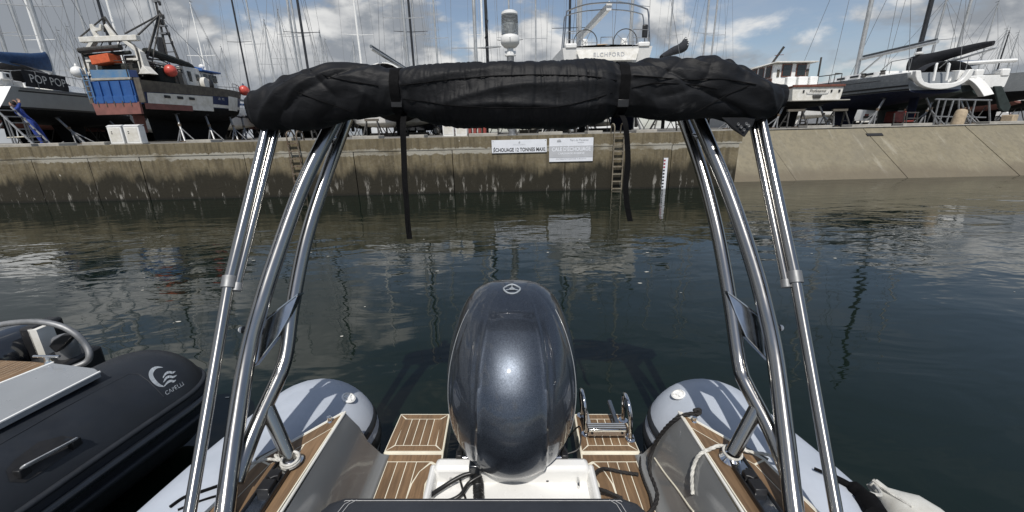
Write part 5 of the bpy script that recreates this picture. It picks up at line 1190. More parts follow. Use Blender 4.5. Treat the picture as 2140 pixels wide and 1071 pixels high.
for x, mt_ in ((.42, 'gel_silver'), (.575, 'steel')): G().tube([(x, 1.83, .372), (x-.01, 2.0, .40)], .014, 8).build('ladder_rail', mt_, BLd)
G().box((.635, 1.79, .335), (.035, .03, .02)).build('hinge_block', 'chrome', BLd, bevel=.003)
# ------------------------------------------------------------------ stern bench cushion
SC = thing('bench_cushion', 'dark grey stitched bench cushion along the bottom edge of the picture', 'cushion', (0, .95, .45), 'boat')
def cush(x, y): return x
rows = []
CL, CR = -.715, .505
for x in (CL, CL+.012, CL+.05, CL+.10, -.5, -.25, 0, .25, CR-.10, CR-.05, CR-.012, CR):
    e = max(0, 1-min(x-CL, CR-x)/.10)**2; dz = -.035*e; dy = -.055*e
    rows.append([V((x, y+dy*w, z+dz)) for y, z, w in ((.55, .30, 0), (.55, .60, 0), (.65, .622, 0), (1.00, .628, .2), (1.13, .622, 1), (1.165, .606, 1), (1.178, .575, 1), (1.178, .30, 1))])
G().loft(rows, closed=True).build('cushion', 'seat', SC, smooth=45, bevel=.004)
def seam(pts, r=.0013): return G().tube(pts, r, 5).build('stitching', 'stitch', SC)
seam([V((x, 1.145 if CL+.1 < x < CR-.1 else 1.11, .6175 if CL+.1 < x < CR-.1 else .60)) for x in (CL+.06, CL+.11, -.3, 0, .3, CR-.11, CR-.06)])
seam([V((x, 1.085, .6265 if CL+.1 < x < CR-.1 else .612)) for x in (CL+.05, CL+.11, -.3, 0, .3, CR-.11, CR-.05)])
seam([V((x, 1.070, .6275 if CL+.1 < x < CR-.1 else .612)) for x in (CL+.05, CL+.11, -.3, 0, .3, CR-.11, CR-.05)])
for s, x in ((-1, CL+.15), (1, CR-.15)):
    for o in (0, .016): seam([V((x+s*o, 1.147, .6185)), V((x+s*(.02+o), 1.125, .6235)), V((x+s*(.034+o), 1.07, .6275))])
# ------------------------------------------------------------------ steel arch
AR = thing('roll_bar_arch', 'polished stainless double tube arch carrying the rolled canopy', 'arch', (0, 1.3, .68), 'boat')
def PX(l): return spline([bd(*p) for p in l], 6)
main_l = [(450, 1230, 1.20), (470, 1071, 1.335), (492, 900, 1.45), (517, 745, 1.55), (545, 640, 1.60), (577, 540, 1.66), (632, 390, 1.75), (694, 262, 1.83), (725, 212, 1.86)]
main_r = [(1686, 1230, 1.20), (1660, 1071, 1.335), (1640, 900, 1.45), (1620, 745, 1.55), (1600, 650, 1.60), (1573, 550, 1.66), (1522, 400, 1.75), (1464, 262, 1.83), (1440, 212, 1.86)]
inn_l = [(492, 1010, 1.40), (530, 905, 1.50), (578, 800, 1.585), (588, 775, 1.605), (599, 735, 1.64), (612, 640, 1.70), (640, 500, 1.77), (681, 370, 1.85), (722, 258, 1.92), (738, 215, 1.95)]
inn_r = [(1655, 1010, 1.40), (1612, 905, 1.50), (1560, 805, 1.585), (1549, 778, 1.605), (1541, 735, 1.64), (1524, 620, 1.70), (1498, 480, 1.77), (1467, 360, 1.85), (1432, 258, 1.92), (1415, 215, 1.95)]
for sd_, mn, il, post, gus, rod, nav in (
    (-1, main_l, inn_l, [(573, 852, 1.56), (609, 968, 1.56)], [(538, 700), (551, 672), (622, 617), (604, 664), (582, 702), (530, 768)], [(676, 288, 1.84), (712, 292, 1.90)], (512, 690, 1.60)),
    (1, main_r, inn_r, [(1562, 852, 1.56), (1531, 948, 1.56)], [(1604, 690), (1592, 666), (1521, 612), (1537, 655), (1560, 706), (1610, 758)], [(1440, 284, 1.90), (1476, 282, 1.84)], (1624, 686, 1.60))):
    G().tube(PX(mn), .0305, 20).build('main_tube', 'steel', AR, smooth=60)
    G().tube(PX(il), .028, 20).build('inner_tube', 'steel', AR, smooth=60)
    p0, p1 = bd(*post[0]), bd(*post[1]); p0 = min(PX(il), key=lambda q_: (q_-p0).length)
    G().tube([p0, p1], .0265, 20).build('deck_post', 'steel', AR, smooth=60)
    G().lathe([(.044, 0), (.044, .006), (.036, .012), (.028, .02)], (p1.x, p1.y, ZD+.004), 24).build('post_flange', 'chrome', AR)
    pg = [bd(x, y, lerp(1.665, 1.60, min(1, max(0, (y-617)/150)))) for x, y in gus]
    G().prism(pg, FW*.035).build('gusset_plate', 'plate', AR, smooth=0, bevel=.003)
    a, b, c, d = pg[1], pg[2], pg[2]+FW*.05, pg[1]+FW*.05
    G().prism([a, b, c-V((0, 0, .0)), d], U0*.006).build('gusset_flange', 'plate', AR, smooth=0)
    G().tube([bd(*rod[0]), bd(*rod[1])], .016, 12).build('cross_rod', 'chrome', AR)
    q = bd(*nav); G().lathe([(.0, -.004), (.016, -.004), (.016, .004), (.012, .012), (0, .015)], q, 14, Matrix.Rotation(rad(60)*sd_, 3, 'Y')).build('lamp_base', 'black', AR)
    G().ball(q+V((sd_*.012, -.004, .003)), (.010, .012, .012)).build('lamp_lens', 'white', AR, smooth=80)
    # sliding track with clamp knob
    tx = sd_*.862
    G().box((tx, .75, ZD+.010), (.062, 1.04, .012)).build('track_plate', 'plate', AR, bevel=.003)
    for e_ in (-.030, .030): G().box((tx+e_, .75, ZD+.017), (.006, 1.04, .012)).build('track_lip', 'black', AR)
    kn = V((tx-sd_*.004, 1.165, ZD+.035))
    ring = [kn+V((math.cos(a)*(.026 if k % 2 else .019), math.sin(a)*(.026 if k % 2 else .019), 0)) for k, a in enumerate([2*math.pi*k/12 for k in range(12)])]
    G().loft([[p-V((0, 0, .016)) for p in ring], [p+V((0, 0, .010)) for p in ring]]).build('clamp_knob', 'black', AR, bevel=.003)
    G().box((tx, 1.12, ZD+.026), (.045, .05, .03)).build('clamp_block', 'black', AR, bevel=.004)
G().tube(PX([main_l[-1], (860, 205, 1.90), (1070, 203, 1.91), (1280, 205, 1.90), main_r[-1]]), .0305, 16).build('top_tube', 'steel', AR, smooth=60)
# ------------------------------------------------------------------ rolled canopy
BI = thing('rolled_canopy', 'black canvas sun canopy rolled up and strapped across the top of the arch', 'canopy', (0, 1.8, 2.0), 'boat')
prof = [(508, 198, 262), (525, 184, 272), (560, 168, 276), (600, 152, 278), (640, 139, 275), (690, 132, 262), (730, 130, 250), (770, 131, 243), (815, 136, 240), (830, 138, 244), (850, 138, 250), (900, 135, 258), (960, 133, 266), (1070, 129, 270), (1180, 126, 268), (1260, 127, 258), (1290, 130, 246), (1302, 131, 244), (1320, 128, 247), (1360, 124, 248), (1410, 121, 250), (1450, 119, 250), (1475, 113, 250), (1495, 112, 251), (1520, 118, 254), (1550, 134, 260), (1590, 150, 262), (1630, 160, 246), (1657, 166, 232)]
DB = 1.70
def pint(x):
    for i in range(len(prof)-1):
        if x <= prof[i+1][0]:
            a, b = prof[i], prof[i+1]; t = (x-a[0])/(b[0]-a[0]); t = t*t*(3-2*t); return lerp(a[1], b[1], t), lerp(a[2], b[2], t)
    return prof[-1][1:]
NX, NA = 420, 132
def ridge(v, k=1.0): return (1-abs(noise.noise(v)))**3
rings = []
for i in range(NX+1):
    px = lerp(508, 1657, i/NX); yt, yb = pint(px)
    pxs = 1070+(px-1070)*.962; pt, pb = bd(pxs, yt+6, DB), bd(pxs, yb-1, DB); c = (pt+pb)/2; h = (pt-pb).length/2
    dep = min(.135, h*1.0)
    endk = max(0, 1-abs(px-508)/60, 1-abs(px-1657)/60)
    bunch = min(1, max(0, (850-px)/120)) if px < 1000 else min(1, max(0, (px-1285)/90))
    pinch = math.exp(-((px-830)/26)**2) + math.exp(-((px-1302)/26)**2)
    row = []
    for k in range(NA):
        a = 2*math.pi*k/NA
        ca, sa = math.cos(a), math.sin(a)
        e = .82
        q = c + V((0, math.copysign(abs(ca)**e, ca)*dep, math.copysign(abs(sa)**e, sa)*h))
        X, Z = q.x, q.z + q.y*.5
        sgn = max(-1, min(1, (px-1070)/180))
        d1 = ridge(V((X*5+Z*4*sgn, Z*3, 3.1)))*.030 - .010
        d2 = ridge(V((X*6+Z*8*sgn+3*noise.noise(V((X*3, Z*3, 1))), Z*2.5+X*1.5, 8.3)))*.018 - .006
        d3 = (ridge(V((X*1.6, Z*13+X*1.5*sgn, 5.2)))*.022 - .008)
        d4 = noise.fractal(V((X*9, q.y*9, Z*9)), .7, 2, 2)*.0045
        d5 = ridge(V((X*26+Z*14*sgn, Z*8, 2.2)))*.010*math.exp(-((px-830)/95)**2) + ridge(V((X*26+Z*14*sgn, Z*8, 2.2)))*.010*math.exp(-((px-1302)/95)**2)
        d = bunch*(d1*.55+d2*.4) + (1-bunch*.6)*d3*.6 + d4*.7 + d5*.5 - pinch*.008 - .004 - .006*bunch
        d *= (1-.5*endk)
        cr = -((1-abs(noise.noise(V((X*3.2+Z*5*sgn, Z*2.2-X*.8, 11.7)))))**9)*.012*(.3+bunch) - ((1-abs(noise.noise(V((X*4.5-Z*3*sgn, Z*4, 21.7)))))**10)*.010*(.4+.6*bunch)
        d += cr
        nrm = V((0, ca, sa)).normalized()
        row.append(q+nrm*d + V((bunch*.01*noise.noise(V((X*8, Z*8, 4))), 0, 0)))
    rings.append(row)
def inset(row, k, dx): 
    c = sum(row, V())/len(row); return [c+(p-c)*k+V((dx, 0, 0)) for p in row]
rings = [inset(rings[0], .1, .05), inset(rings[0], .6, .045), inset(rings[0], .93, .012)] + rings + [inset(rings[-1], .93, -.012), inset(rings[-1], .6, -.045), inset(rings[-1], .1, -.05)]
cvs = G().loft(rings).build('canvas_roll', 'canvas', BI, smooth=80)
# seams: raised hems that follow the surface
def on_surf(px, frac):
    i = 3+int(round((px-508)/(1657-508)*NX)); i = max(3, min(len(rings)-4, i))
    row = rings[i]; yt, yb = pint(px); ty = lerp(yt, yb, frac)
    best = None
    for p in row:
        v = p-EYE; dpt = v.dot(FW); y = 535.5-FPX*v.dot(U0)/dpt; 
        if v.y < 1.84 or True:
            s = abs(y-ty)+ (dpt-1.5)*12
            if best is None or s < best[0]: best = (s, p)
    p = best[1]; return p + (EYE-p).normalized()*.003
def hem(l, r=.0035, name='seam'):
    r = .0022
    pts = []
    for (x0, f0), (x1, f1) in zip(l[:-1], l[1:]):
        n = max(2, int(abs(x1-x0)/9)+2)
        pts += [on_surf(lerp(x0, x1, k/n), lerp(f0, f1, k/n)) for k in range(n)]
    pts = [sum((pts[min(max(k+j, 0), len(pts)-1)] for j in range(-3, 4)), V())/7 for k in range(len(pts))]
    G().tube(pts, r, 6).build(name, 'webbing', cvs, smooth=60)
hem([(835, .38), (900, .30), (960, .235), (1070, .20), (1180, .22), (1240, .25), (1296, .36)])
hem([(835, .62), (930, .66), (1070, .70), (1180, .68), (1290, .52)])
hem([(601, .12), (640, .42), (700, .70), (745, .93)], .005); hem([(605, .10), (608, .5), (612, .92)], .004)
hem([(1590, .12), (1540, .45), (1480, .78), (1440, .95)], .005); hem([(1588, .1), (1590, .5), (1592, .92)], .004)
hem([(650, .05), (720, .30), (810, .46)], .004); hem([(1310, .25), (1400, .35), (1500, .38), (1580, .30)], .004)
hem([(1310, .48), (1360, .40), (1420, .42), (1500, .55)], .004)
# straps: a webbing band round the roll and a hanging tail
for px, tail in ((829, [(842, 262, 1.62), (844, 320, 1.64), (846, 380, 1.66), (850, 430, 1.68), (852, 465, 1.70), (856, 500, 1.72)]), (1301, [(1306, 255, 1.62), (1311, 300, 1.64), (1312, 345, 1.66), (1308, 385, 1.68), (1310, 425, 1.70), (1317, 463, 1.72)])):
    i = 3+int(round((px-508)/(1657-508)*NX)); st_ = thing('canopy_strap', ('left' if px < 1000 else 'right') + ' black webbing strap tied round the rolled canopy with its tail hanging down', 'strap', rings[i][0], 'boat')
    g = G(); band = []
    c = sum(rings[i], V())/NA
    for k in range(0, NA, 2):
        p = rings[i][k]; band.append(p+(p-c).normalized()*.006)
    rows = [[p+V((w, 0, 0))+(p-c).normalized()*o for w, o in ((-.019, -.002), (-.019, .002), (.019, .002), (.019, -.002))] for p in band]
    g.loft(rows+[rows[0]], True, False).build('band', 'webbing', st_, smooth=40)
    tp = [bd(*q) for q in tail]; tp = [on_surf(px+4, .97)+V((0, -.004, .01))] + tp
    tp = spline(tp, 5)
    g = G(); rows = []
    for k, p in enumerate(tp):
        tw = .25*math.sin(k*.22); wv = V((math.cos(tw), math.sin(tw), 0))*.0115; nn = V((-math.sin(tw), math.cos(tw), 0))*.0012
        rows.append([p-wv-nn, p+wv-nn, p+wv+nn, p-wv+nn])
    g.loft(rows).build('tail', 'webbing', st_, smooth=30)
    if px < 1000: G().tube(spline([bd(847, 395, 1.66), bd(852, 430, 1.68), bd(853, 470, 1.70), bd(853, 498, 1.72)], 4), .0012, 5).build('loose_thread', 'webbing', st_)
    bk = on_surf(px, .75); G().box(bk+V((0, -.004, 0)), (.045, .008, .03)).build('buckle', 'black', st_, bevel=.002)
# hanging pointed flap at the right with grommets
fl = [bd(1508, 246, 1.64), bd(1580, 246, 1.66), bd(1574, 262, 1.66), bd(1556, 287, 1.65), bd(1530, 270, 1.65)]
flp = G().prism(fl, (0, .006, 0)).build('hanging_flap', 'canvas', BI, smooth=0, bevel=.002)
for k, (x, y) in enumerate(((1543, 260), (1549, 266), (1555, 272), (1560, 259), (1565, 263))): G().lathe([(.0035, 0), (.005, .002), (.006, 0)], bd(x, y, 1.640), 10, Matrix.Rotation(rad(90), 3, 'X')).build('grommet', 'dull_steel', flp)
# telescopic side poles
for sd_, pts, sec in ((-1, [(372, 1190, 1.20), (397, 1071, 1.30), (479, 590, 1.52), (558, 268, 1.70), (566, 235, 1.72)], [(497, 592, 1.535), (578, 268, 1.72)]), (1, [(1782, 1190, 1.20), (1748, 1071, 1.30), (1661, 580, 1.52), (1592, 258, 1.70), (1585, 230, 1.72)], [(1641, 585, 1.535), (1573, 262, 1.72)])):
    P = [bd(*p) for p in pts]
    G().tube([P[0], P[1], P[2]], .0190, 18).build('support_pole', 'steel', BI, smooth=60)
    G().tube([P[2], P[3], P[4]], .0205, 18).build('upper_pole', 'steel', BI, smooth=60)
    A2, B2 = bd(*sec[0]), bd(*sec[1]); G().tube([A2, B2, B2+(B2-A2)*.08], .0145, 14).build('folded_pole', 'steel', BI, smooth=60)
    d = (P[2]-P[1]).normalized(); cl_ = G().tube([P[2]-d*.022, P[2]+d*.022], .0255, 18).build('clamp_collar', 'dull_steel', BI, smooth=50)
    G().tube([A2+d*.0, A2-d*.03], .0175, 14).build('end_fitting', 'dull_steel', BI, smooth=50)
    G().box((A2+P[2])/2-d*.012, (.02, .016, .022)).build('hinge_lug', 'white' if sd_ < 0 else 'dull_steel', cl_, bevel=.003)
    G().lathe([(0, -.014), (.005, -.014), (.005, .014), (0, .014)], (A2+P[2])/2-d*.012, 8, Matrix.Rotation(rad(90), 3, 'X')).build('hinge_pin', 'chrome', cl_)
# ------------------------------------------------------------------ outboard motor
OM = thing('outboard_motor', 'large dark metallic blue grey outboard motor on the transom', 'outboard motor', (0, 1.75, .44), 'boat')
import bisect
zt = [(.44, .245, 1.44, 2.05), (.455, .270, 1.40, 2.10), (.48, .288, 1.37, 2.14), (.54, .308, 1.35, 2.18), (.62, .322, 1.345, 2.2), (.70, .328, 1.362, 2.215), (.78, .326, 1.39, 2.222), (.86, .316, 1.435, 2.225), (.93, .300, 1.49, 2.22), (.99, .280, 1.55, 2.21), (1.04, .257, 1.615, 2.195), (1.08, .232, 1.68, 2.175), (1.112, .202, 1.75, 2.145), (1.136, .163, 1.82, 2.11), (1.152, .112, 1.89, 2.06), (1.158, .035, 1.95, 2.0)]
zt = [(lerp(.70, r_[0], .955) if r_[0] > .70 else r_[0],)+r_[1:] for r_ in zt]
def zi(z):
    for i in range(len(zt)-1):
        if z <= zt[i+1][0]:
            p0 = zt[max(i-1, 0)]; a, b = zt[i], zt[i+1]; p3 = zt[min(i+2, len(zt)-1)]
            t = (z-a[0])/(b[0]-a[0]); return tuple(lerp(a[j], b[j], t) for j in (1, 2, 3))
    return zt[-1][1:]
NA2 = 192
def cring(a, f, bk, z, pan=True, k=1.0):
    yc = (f+bk)/2 + .02; out = []
    for j in range(NA2):
        th = 2*math.pi*j/NA2; ct, st2 = math.cos(th), math.sin(th)
        e = lerp(1.06, .90, min(1, max(0, (z-.45)/.4))) if ct > 0 else .9
        x = math.copysign(abs(st2)**e, st2)*a; yy = -math.copysign(abs(ct)**.96, ct)
        y = yc + (yy*(yc-f) if yy < 0 else yy*(bk-yc))
        r = 1.0
        if pan and ct > 0:
            ax = abs(x); lim = .143*min(1, a/.30)+.02*(1-min(1, a/.30))
            w = .010
            s1 = 1/(1+math.exp(-(lim-ax)/.003)); s2 = math.exp(-((ax-lim)/.0075)**2); s4 = math.exp(-((ax-lim-.016)/.007)**2)
            r *= 1+.010*s1 + .020*s2 - .010*s4
            lim2 = .275*a/.32; s3 = math.exp(-((ax-lim2)/.006)**2); r *= 1-.012*s3
        cx, cy = 0, yc
        out.append(V((x*(r if r < 1.02 else r), cy+(y-cy)*r, z)))
    return out
rings_c = []
zs_ = [lerp(zt[0][0], zt[-1][0], (i/90)) for i in range(91)]
zs_ = sorted(set(zs_))
# smooth the table
def zsm(z):
    acc = [0, 0, 0]; w = 0
    for d in (-.03, -.02, -.01, 0, .01, .02, .03):
        zz = min(max(z+d, zt[0][0]), zt[-1][0]); q = zi(zz); k = 1-abs(d)/.045
        for j in range(3): acc[j] += q[j]*k
        w += k
    return [v/w for v in acc]
for z in zs_:
    a, f, bk = zsm(z) if .475 < z < 1.09 else zi(z)
    rings_c.append(cring(a, f, bk, z))
cowl = G().loft(rings_c).build('cowling', 'cowl', OM, smooth=55)
# silver lower lip and dark pan below
lip = cring(.250, 1.437, 2.05, .437, False); G().tube(lip[::3], .0055, 6, closed=True).build('lip_trim', 'gel_silver', OM, smooth=60)
G().loft([cring(.20, 1.53, 1.98, .36, False), cring(.23, 1.47, 2.03, .40, False), cring(.245, 1.445, 2.045, .432, False)]).build('lower_pan', 'cowl_dark', OM, smooth=50)
# side trim lines
for s in (-1, 1):
    pts = []
    for z in [lerp(.50, 1.06, k/30) for k in range(31)]:
        a, f, bk = zsm(z); th = rad(66)
        e = lerp(1.06, .90, min(1, max(0, (z-.45)/.4))); x = math.sin(th)**e*a; yc = (f+bk)/2+.02; y = yc-(math.cos(th)**.96)*(yc-f); pts.append(V((s*(x+.0005), y-.0005, z)))
    G().tube(pts, .0016, 6).build('side_trim', 'gel_silver', OM, smooth=60)
    # top crease lines
    pts = []
    for k in range(9):
        y = lerp(1.80, 1.93, k/8); 
        z = next(zz for zz in reversed(zs_) if zi(zz)[1] <= y+.002); pts.append(V((s*.065*lerp(1.0, .75, k/8), y, z+.004)))
# emblem: three tuning forks in a ring
def cowl_top(x, y):
    """height of the cowling above a plan point"""
    lo = None
    for z in reversed(zs_):
        a, f, bk = zi(z); yc = (f+bk)/2+.02
        yy = (y-yc)/((yc-f) if y < yc else (bk-yc)); 
        if (abs(x)/a)**2.15+abs(yy)**2.05 <= 1: return z
    return 1.0
ec = V((0, 1.845, 0))
def onto(x, y, o=.003): return V((x, y, cowl_top(x, y)+o+.004))
rg = [onto(math.cos(2*math.pi*k/36)*.043, 1.915+math.sin(2*math.pi*k/36)*.043*1.05) for k in range(36)]
rg2 = [sum((rg[(k+j) % 36] for j in (-2, -1, 0, 1, 2)), V())/5 for k in range(36)]
em = G().tube(rg2, .0048, 6, closed=True).build('emblem_ring', 'emblem', OM, smooth=60)
for k in range(3):
    a = math.pi/2+2*math.pi*k/3; d = V((math.cos(a), math.sin(a))); pp = V((-d.y, d.x))
    def q(u, v): p = d*u+pp*v; return onto(p.x, 1.915+p.y*1.05, .0035)
    G().tube([q(.036, 0), q(.018, 0), q(.012, 0)], .0026, 5).build('emblem_fork', 'emblem', em)
    for v in (-.006, .006): G().tube([q(.014, 0), q(.010, v), q(-.012, v)], .0022, 5).build('emblem_fork', 'emblem', em)
# bracket, swivel, leg
G().box((0, 1.60, .20), (.22, .22, .42)).build('clamp_bracket', 'cowl_dark', OM, bevel=.02)
G().loft([[V((x*w, y0+y*l, z)) for x, y in ((-1, -.6), (0, -1), (1, -.6), (1, .6), (0, 1), (-1, .6))] for z, w, y0, l in ((.36, .14, 1.78, .24), (.0, .09, 1.80, .2), (-.5, .06, 1.82, .18), (-.9, .05, 1.82, .16))]).build('drive_leg', 'cowl_dark', OM, smooth=40)
G().box((0, 1.86, -.35), (.34, .42, .02)).build('cavitation_plate', 'cowl_dark', OM)
for s in (-1, 1):
    G().tube([(s*.235, 1.535, .437), (s*.12, 1.535, .437)], .018, 12).build('steering_ram', 'chrome', OM)
    G().box((s*.245, 1.535, .445), (.03, .05, .055)).build('ram_bracket', 'black', OM, bevel=.005)
    G().tube(spline([(s*.245, 1.54, .47), (s*.235, 1.58, .485), (s*.19, 1.60, .47)], 4), .010, 6).build('ram_hose', 'hose', OM)
G().box((-.165, 1.475, .43), (.055, .07, .10)).build('rigging_cover', 'cowl_dark', OM, bevel=.008)
G().tube(spline([(-.16, 1.46, .42), (-.15, 1.42, .40), (-.145, 1.37, .40), (-.12, 1.2, .395)], 12), [.022+.0025*(k % 2) for k in range(37)], 12).build('corrugated_conduit', 'hose', OM, smooth=0)
G().tube(spline([(-.15, 1.45, .44), (-.22, 1.44, .43), (-.30, 1.40, .41), (-.36, 1.33, .41), (-.37, 1.2, .40)], 6), .010, 8).build('fuel_hose', 'hose', OM, smooth=60)
G().tube(spline([(-.14, 1.44, .43), (-.19, 1.42, .41), (-.22, 1.37, .40), (-.26, 1.35, .39), (-.30, 1.345, .39)], 6), .009, 8).build('cable', 'hose', OM, smooth=60)
G().tube(spline([(-.245, 1.52, .43), (-.24, 1.47, .40), (-.22, 1.41, .39), (-.2, 1.36, .385)], 6), .005, 6).build('cable', 'hose', OM, smooth=60)
G().tube(spline([(.27, 1.60, .40), (.33, 1.62, .42), (.345, 1.72, .46), (.30, 1.76, .36)], 6), .004, 6).build('flush_line', 'hose', OM)
# ------------------------------------------------------------------ ropes
def rope(lab, pts, r, mt_, ext=None):
    P = spline(pts, 8); t = thing('mooring_rope', lab, 'rope', pts[0], 'boat')
    for strand in range(3):
        q = []; L_ = 0
        for i, p in enumerate(P):
            if i: L_ += (p-P[i-1]).length
            tg = (P[min(i+1, len(P)-1)]-P[max(i-1, 0)]).normalized(); n_ = tg.orthogonal().normalized()
            n_ = V((0, 0, 1))-tg*tg.z; n_ = n_.normalized() if n_.length > .1 else tg.orthogonal().normalized(); b_ = tg.cross(n_)
            a = L_/(r*9)*2*math.pi + strand*2.094; q.append(p+(n_*math.cos(a)+b_*math.sin(a))*r*.45)
        G().tube(q, r*.62, 6).build('strand', mt_, t, smooth=70)
    return t
rope('black rope lying over the right grey coaming from the deck tip down to the teak', [bz(1458, 864, .70), bz(1452, 858, .72), bz(1462, 858, .72), bz(1458, 866, .705), bz(1438, 866, .695), on_coam(1, 1414, 880, .011), on_coam(1, 1388, 906, .011), on_coam(1, 1369, 938, .011), on_coam(1, 1362, 965, .011), bz(1360, 992, .345), bz(1368, 1012, .345), bz(1374, 1035, .34), bz(1366, 1062, .34), bz(1340, 1090, .34)], .0095, 'rope_black')
rope('black rope looped on the right teak walkway beside the white motor well', [bz(1334, 992, .335), bz(1300, 987, .335), bz(1262, 980, .345), bz(1243, 990, .42), bz(1236, 1005, .42), bz(1246, 1020, .40), bz(1270, 1029, .37), bz(1300, 1042, .345)], .0085, 'rope_black')
rope('thin dark brown cord along the inner edge of the right teak walkway', [bz(1340, 945, .335), bz(1338, 975, .335), bz(1346, 1005, .335), bz(1358, 1035, .335), bz(1364, 1065, .335)], .006, 'rope_black')
rope('white rope end hanging down the right coaming from the arch post', [bz(1526, 938, .70), bz(1505, 932, .70), bz(1486, 938, .695), on_coam(1, 1466, 952, .009), on_coam(1, 1454, 975, .009), on_coam(1, 1450, 1000, .009), on_coam(1, 1452, 1034, .009)], .0075, 'rope_white')
rope('white rope led outboard from the right arch post to the tube', [bz(1538, 938, .70), bz(1570, 945, .70), bz(1612, 953, .70), bz(1660, 975, .66)], .0065, 'rope_white')
for s, c0 in ((-1, (607, 962)), (1, (1531, 945))):
    c = bz(c0[0], c0[1], ZD+.03)
    t = thing('rope_turns', ('left' if s < 0 else 'right') + ' arch post wrapped in turns of white rope at its foot', 'rope', c, 'boat')
    for k in range(3 if s < 0 else 2): G().tube([c+V((math.cos(a)*(.0305+.002*(k % 2)), math.sin(a)*(.0305+.002*(k % 2)), -.010+.0085*k+.004*math.sin(a))) for a in [2*math.pi*j/20 for j in range(20)]], .0050, 7, closed=True).build('turn', 'rope_white', t, smooth=70)
rope('white rope knotted from the left arch post across the teak', [bz(594, 955, .71), bz(575, 952, .72), bz(585, 962, .72), bz(560, 960, .71), bz(530, 968, .70), bz(500, 975, .69), bz(465, 990, .62)], .0055, 'rope_white')
# ------------------------------------------------------------------ fender at the lower right
fc = bz(1902, 1082, .22)
FN = thing('fender', 'scuffed white fender hanging over the right tube at the lower corner', 'fender', fc, 'boat')
ax = V((.30, -.55, -.25)).normalized(); Rf = ax.to_track_quat('Z', 'Y').to_matrix()
G().lathe([(.012, -.17), (.026, -.165), (.032, -.12), (.060, -.085), (.100, -.04), (.120, .03), (.124, .10), (.124, .35), (.10, .45), (.03, .5)], fc, 28, Rf).build('fender_body', 'fender', FN, smooth=60)
for k in range(3): 
    a = k*2.1; G().tube(spline([fc+Rf @ V((math.cos(a)*.02, math.sin(a)*.02, -.17)), fc+Rf @ V((math.cos(a)*.05, math.sin(a)*.05, -.10)), fc+Rf @ V((math.cos(a)*.10, math.sin(a)*.10, -.03))], 4), .008, 6).build('lashing', 'rope_white', FN)
G().tube(spline([fc+Rf @ V((0, 0, -.16)), bz(1840, 1035, .34), bz(1795, 1025, .42), bz(1755, 1012, .48), bz(1715, 990, .55)], 5), .008, 7).build('lanyard', 'rope_white', FN)
t = thing('boat_strap', 'black strap lying across the left grey tube at the bottom', 'strap', bz(350, 1040, .55), 'boat')
def on_own(px, py, side, o):
    P_, R_ = TUBES[side]; dr = ray(px, py, True)
    for k in range(1200):
        q_ = EYE+dr*(.9+k*.0015)
        for i in range(len(P_)-1):
            a, b = P_[i], P_[i+1]; ab = b-a; t_ = max(0, min(1, (q_-a).dot(ab)/ab.length_squared)); c_ = a+ab*t_
            if (q_-c_).length < lerp(R_[i], R_[i+1], t_): return q_+(q_-c_).normalized()*o
    return bz(px, py, .5)
G().tube(spline([on_own(x, y, 1, .012) for x, y in ((1700, 985), (1740, 1003), (1778, 1024), (1806, 1050), (1830, 1085))], 4), [.006]*4+[.012]*4+[.026]*4+[.036]*5, 10).build('dark_sleeve', 'webbing', FN, smooth=60)
for pts, r in (([(356, 1062), (385, 1042), (420, 1030), (455, 1018), (480, 1008)], .006), ([(372, 1068), (400, 1056), (440, 1042), (470, 1034)], .004)):
    G().tube(spline([on_own(x, y, -1, .004) for x, y in pts], 5), r, 7).build('webbing', 'webbing', t)
# ================================================================== the neighbour inflatable (boat frame)
NB = thing('inflatable_boat', 'black inflatable boat with a pale tube emblem moored on the left', 'inflatable boat', (-2.3, 1.5, 0), 'boat')
cl = [V((-2.62, -.9, .36)), V((-2.47, .2, .35)), V((-2.37, 1.0, .34)), V((-2.30, 1.55, .33)), V((-2.22, 2.05, .32))]
tb, P, R = inflatable(NB, cl, [.34, .34, .34, .34, .335], 'tube_black', 44)
def on_tube(px, py, o=.002):
    dr = ray(px, py, True)
    for k in range(900):
        q_ = EYE+dr*(1.0+k*.002)
        for p, r in zip(P, R):
            if (q_-p).length < r: return q_+(q_-p).normalized()*o
        # between centres
        for i in range(len(P)-1):
            a, b = P[i], P[i+1]; ab = b-a; t_ = max(0, min(1, (q_-a).dot(ab)/ab.length_squared)); pp_ = a+ab*t_; rr__ = lerp(R[i], R[i+1], t_)
            if (q_-pp_).length < rr__: return q_+(q_-pp_).normalized()*o
    return None
for z, w, mt_ in ((.42, .016, 'strake'), (.345, .026, 'cowl_dark'), (.26, .02, 'strake')):
    out = []
    for i in range(34):
        p, r = P[i], R[i]; dz = z-p.z; tg_ = (P[i+1]-P[max(i-1, 0)]).normalized(); nn_ = V((tg_.y, -tg_.x, 0)).normalized()
        if abs(dz) < r: out.append(V((p.x, p.y, z))+nn_*(math.sqrt(r*r-dz*dz)+.002))
    G().tube(out, w, 8).build('rub_strake', mt_, tb, smooth=60)
# panel seam
sm = [on_tube(x, y, .0015) for x, y in ((-10, 935), (60, 895), (130, 855), (200, 818), (270, 782), (290, 783), (310, 797), (330, 817), (342, 830))]
G().tube([p for p in sm if p], .0022, 5).build('panel_seam', 'strake', tb)
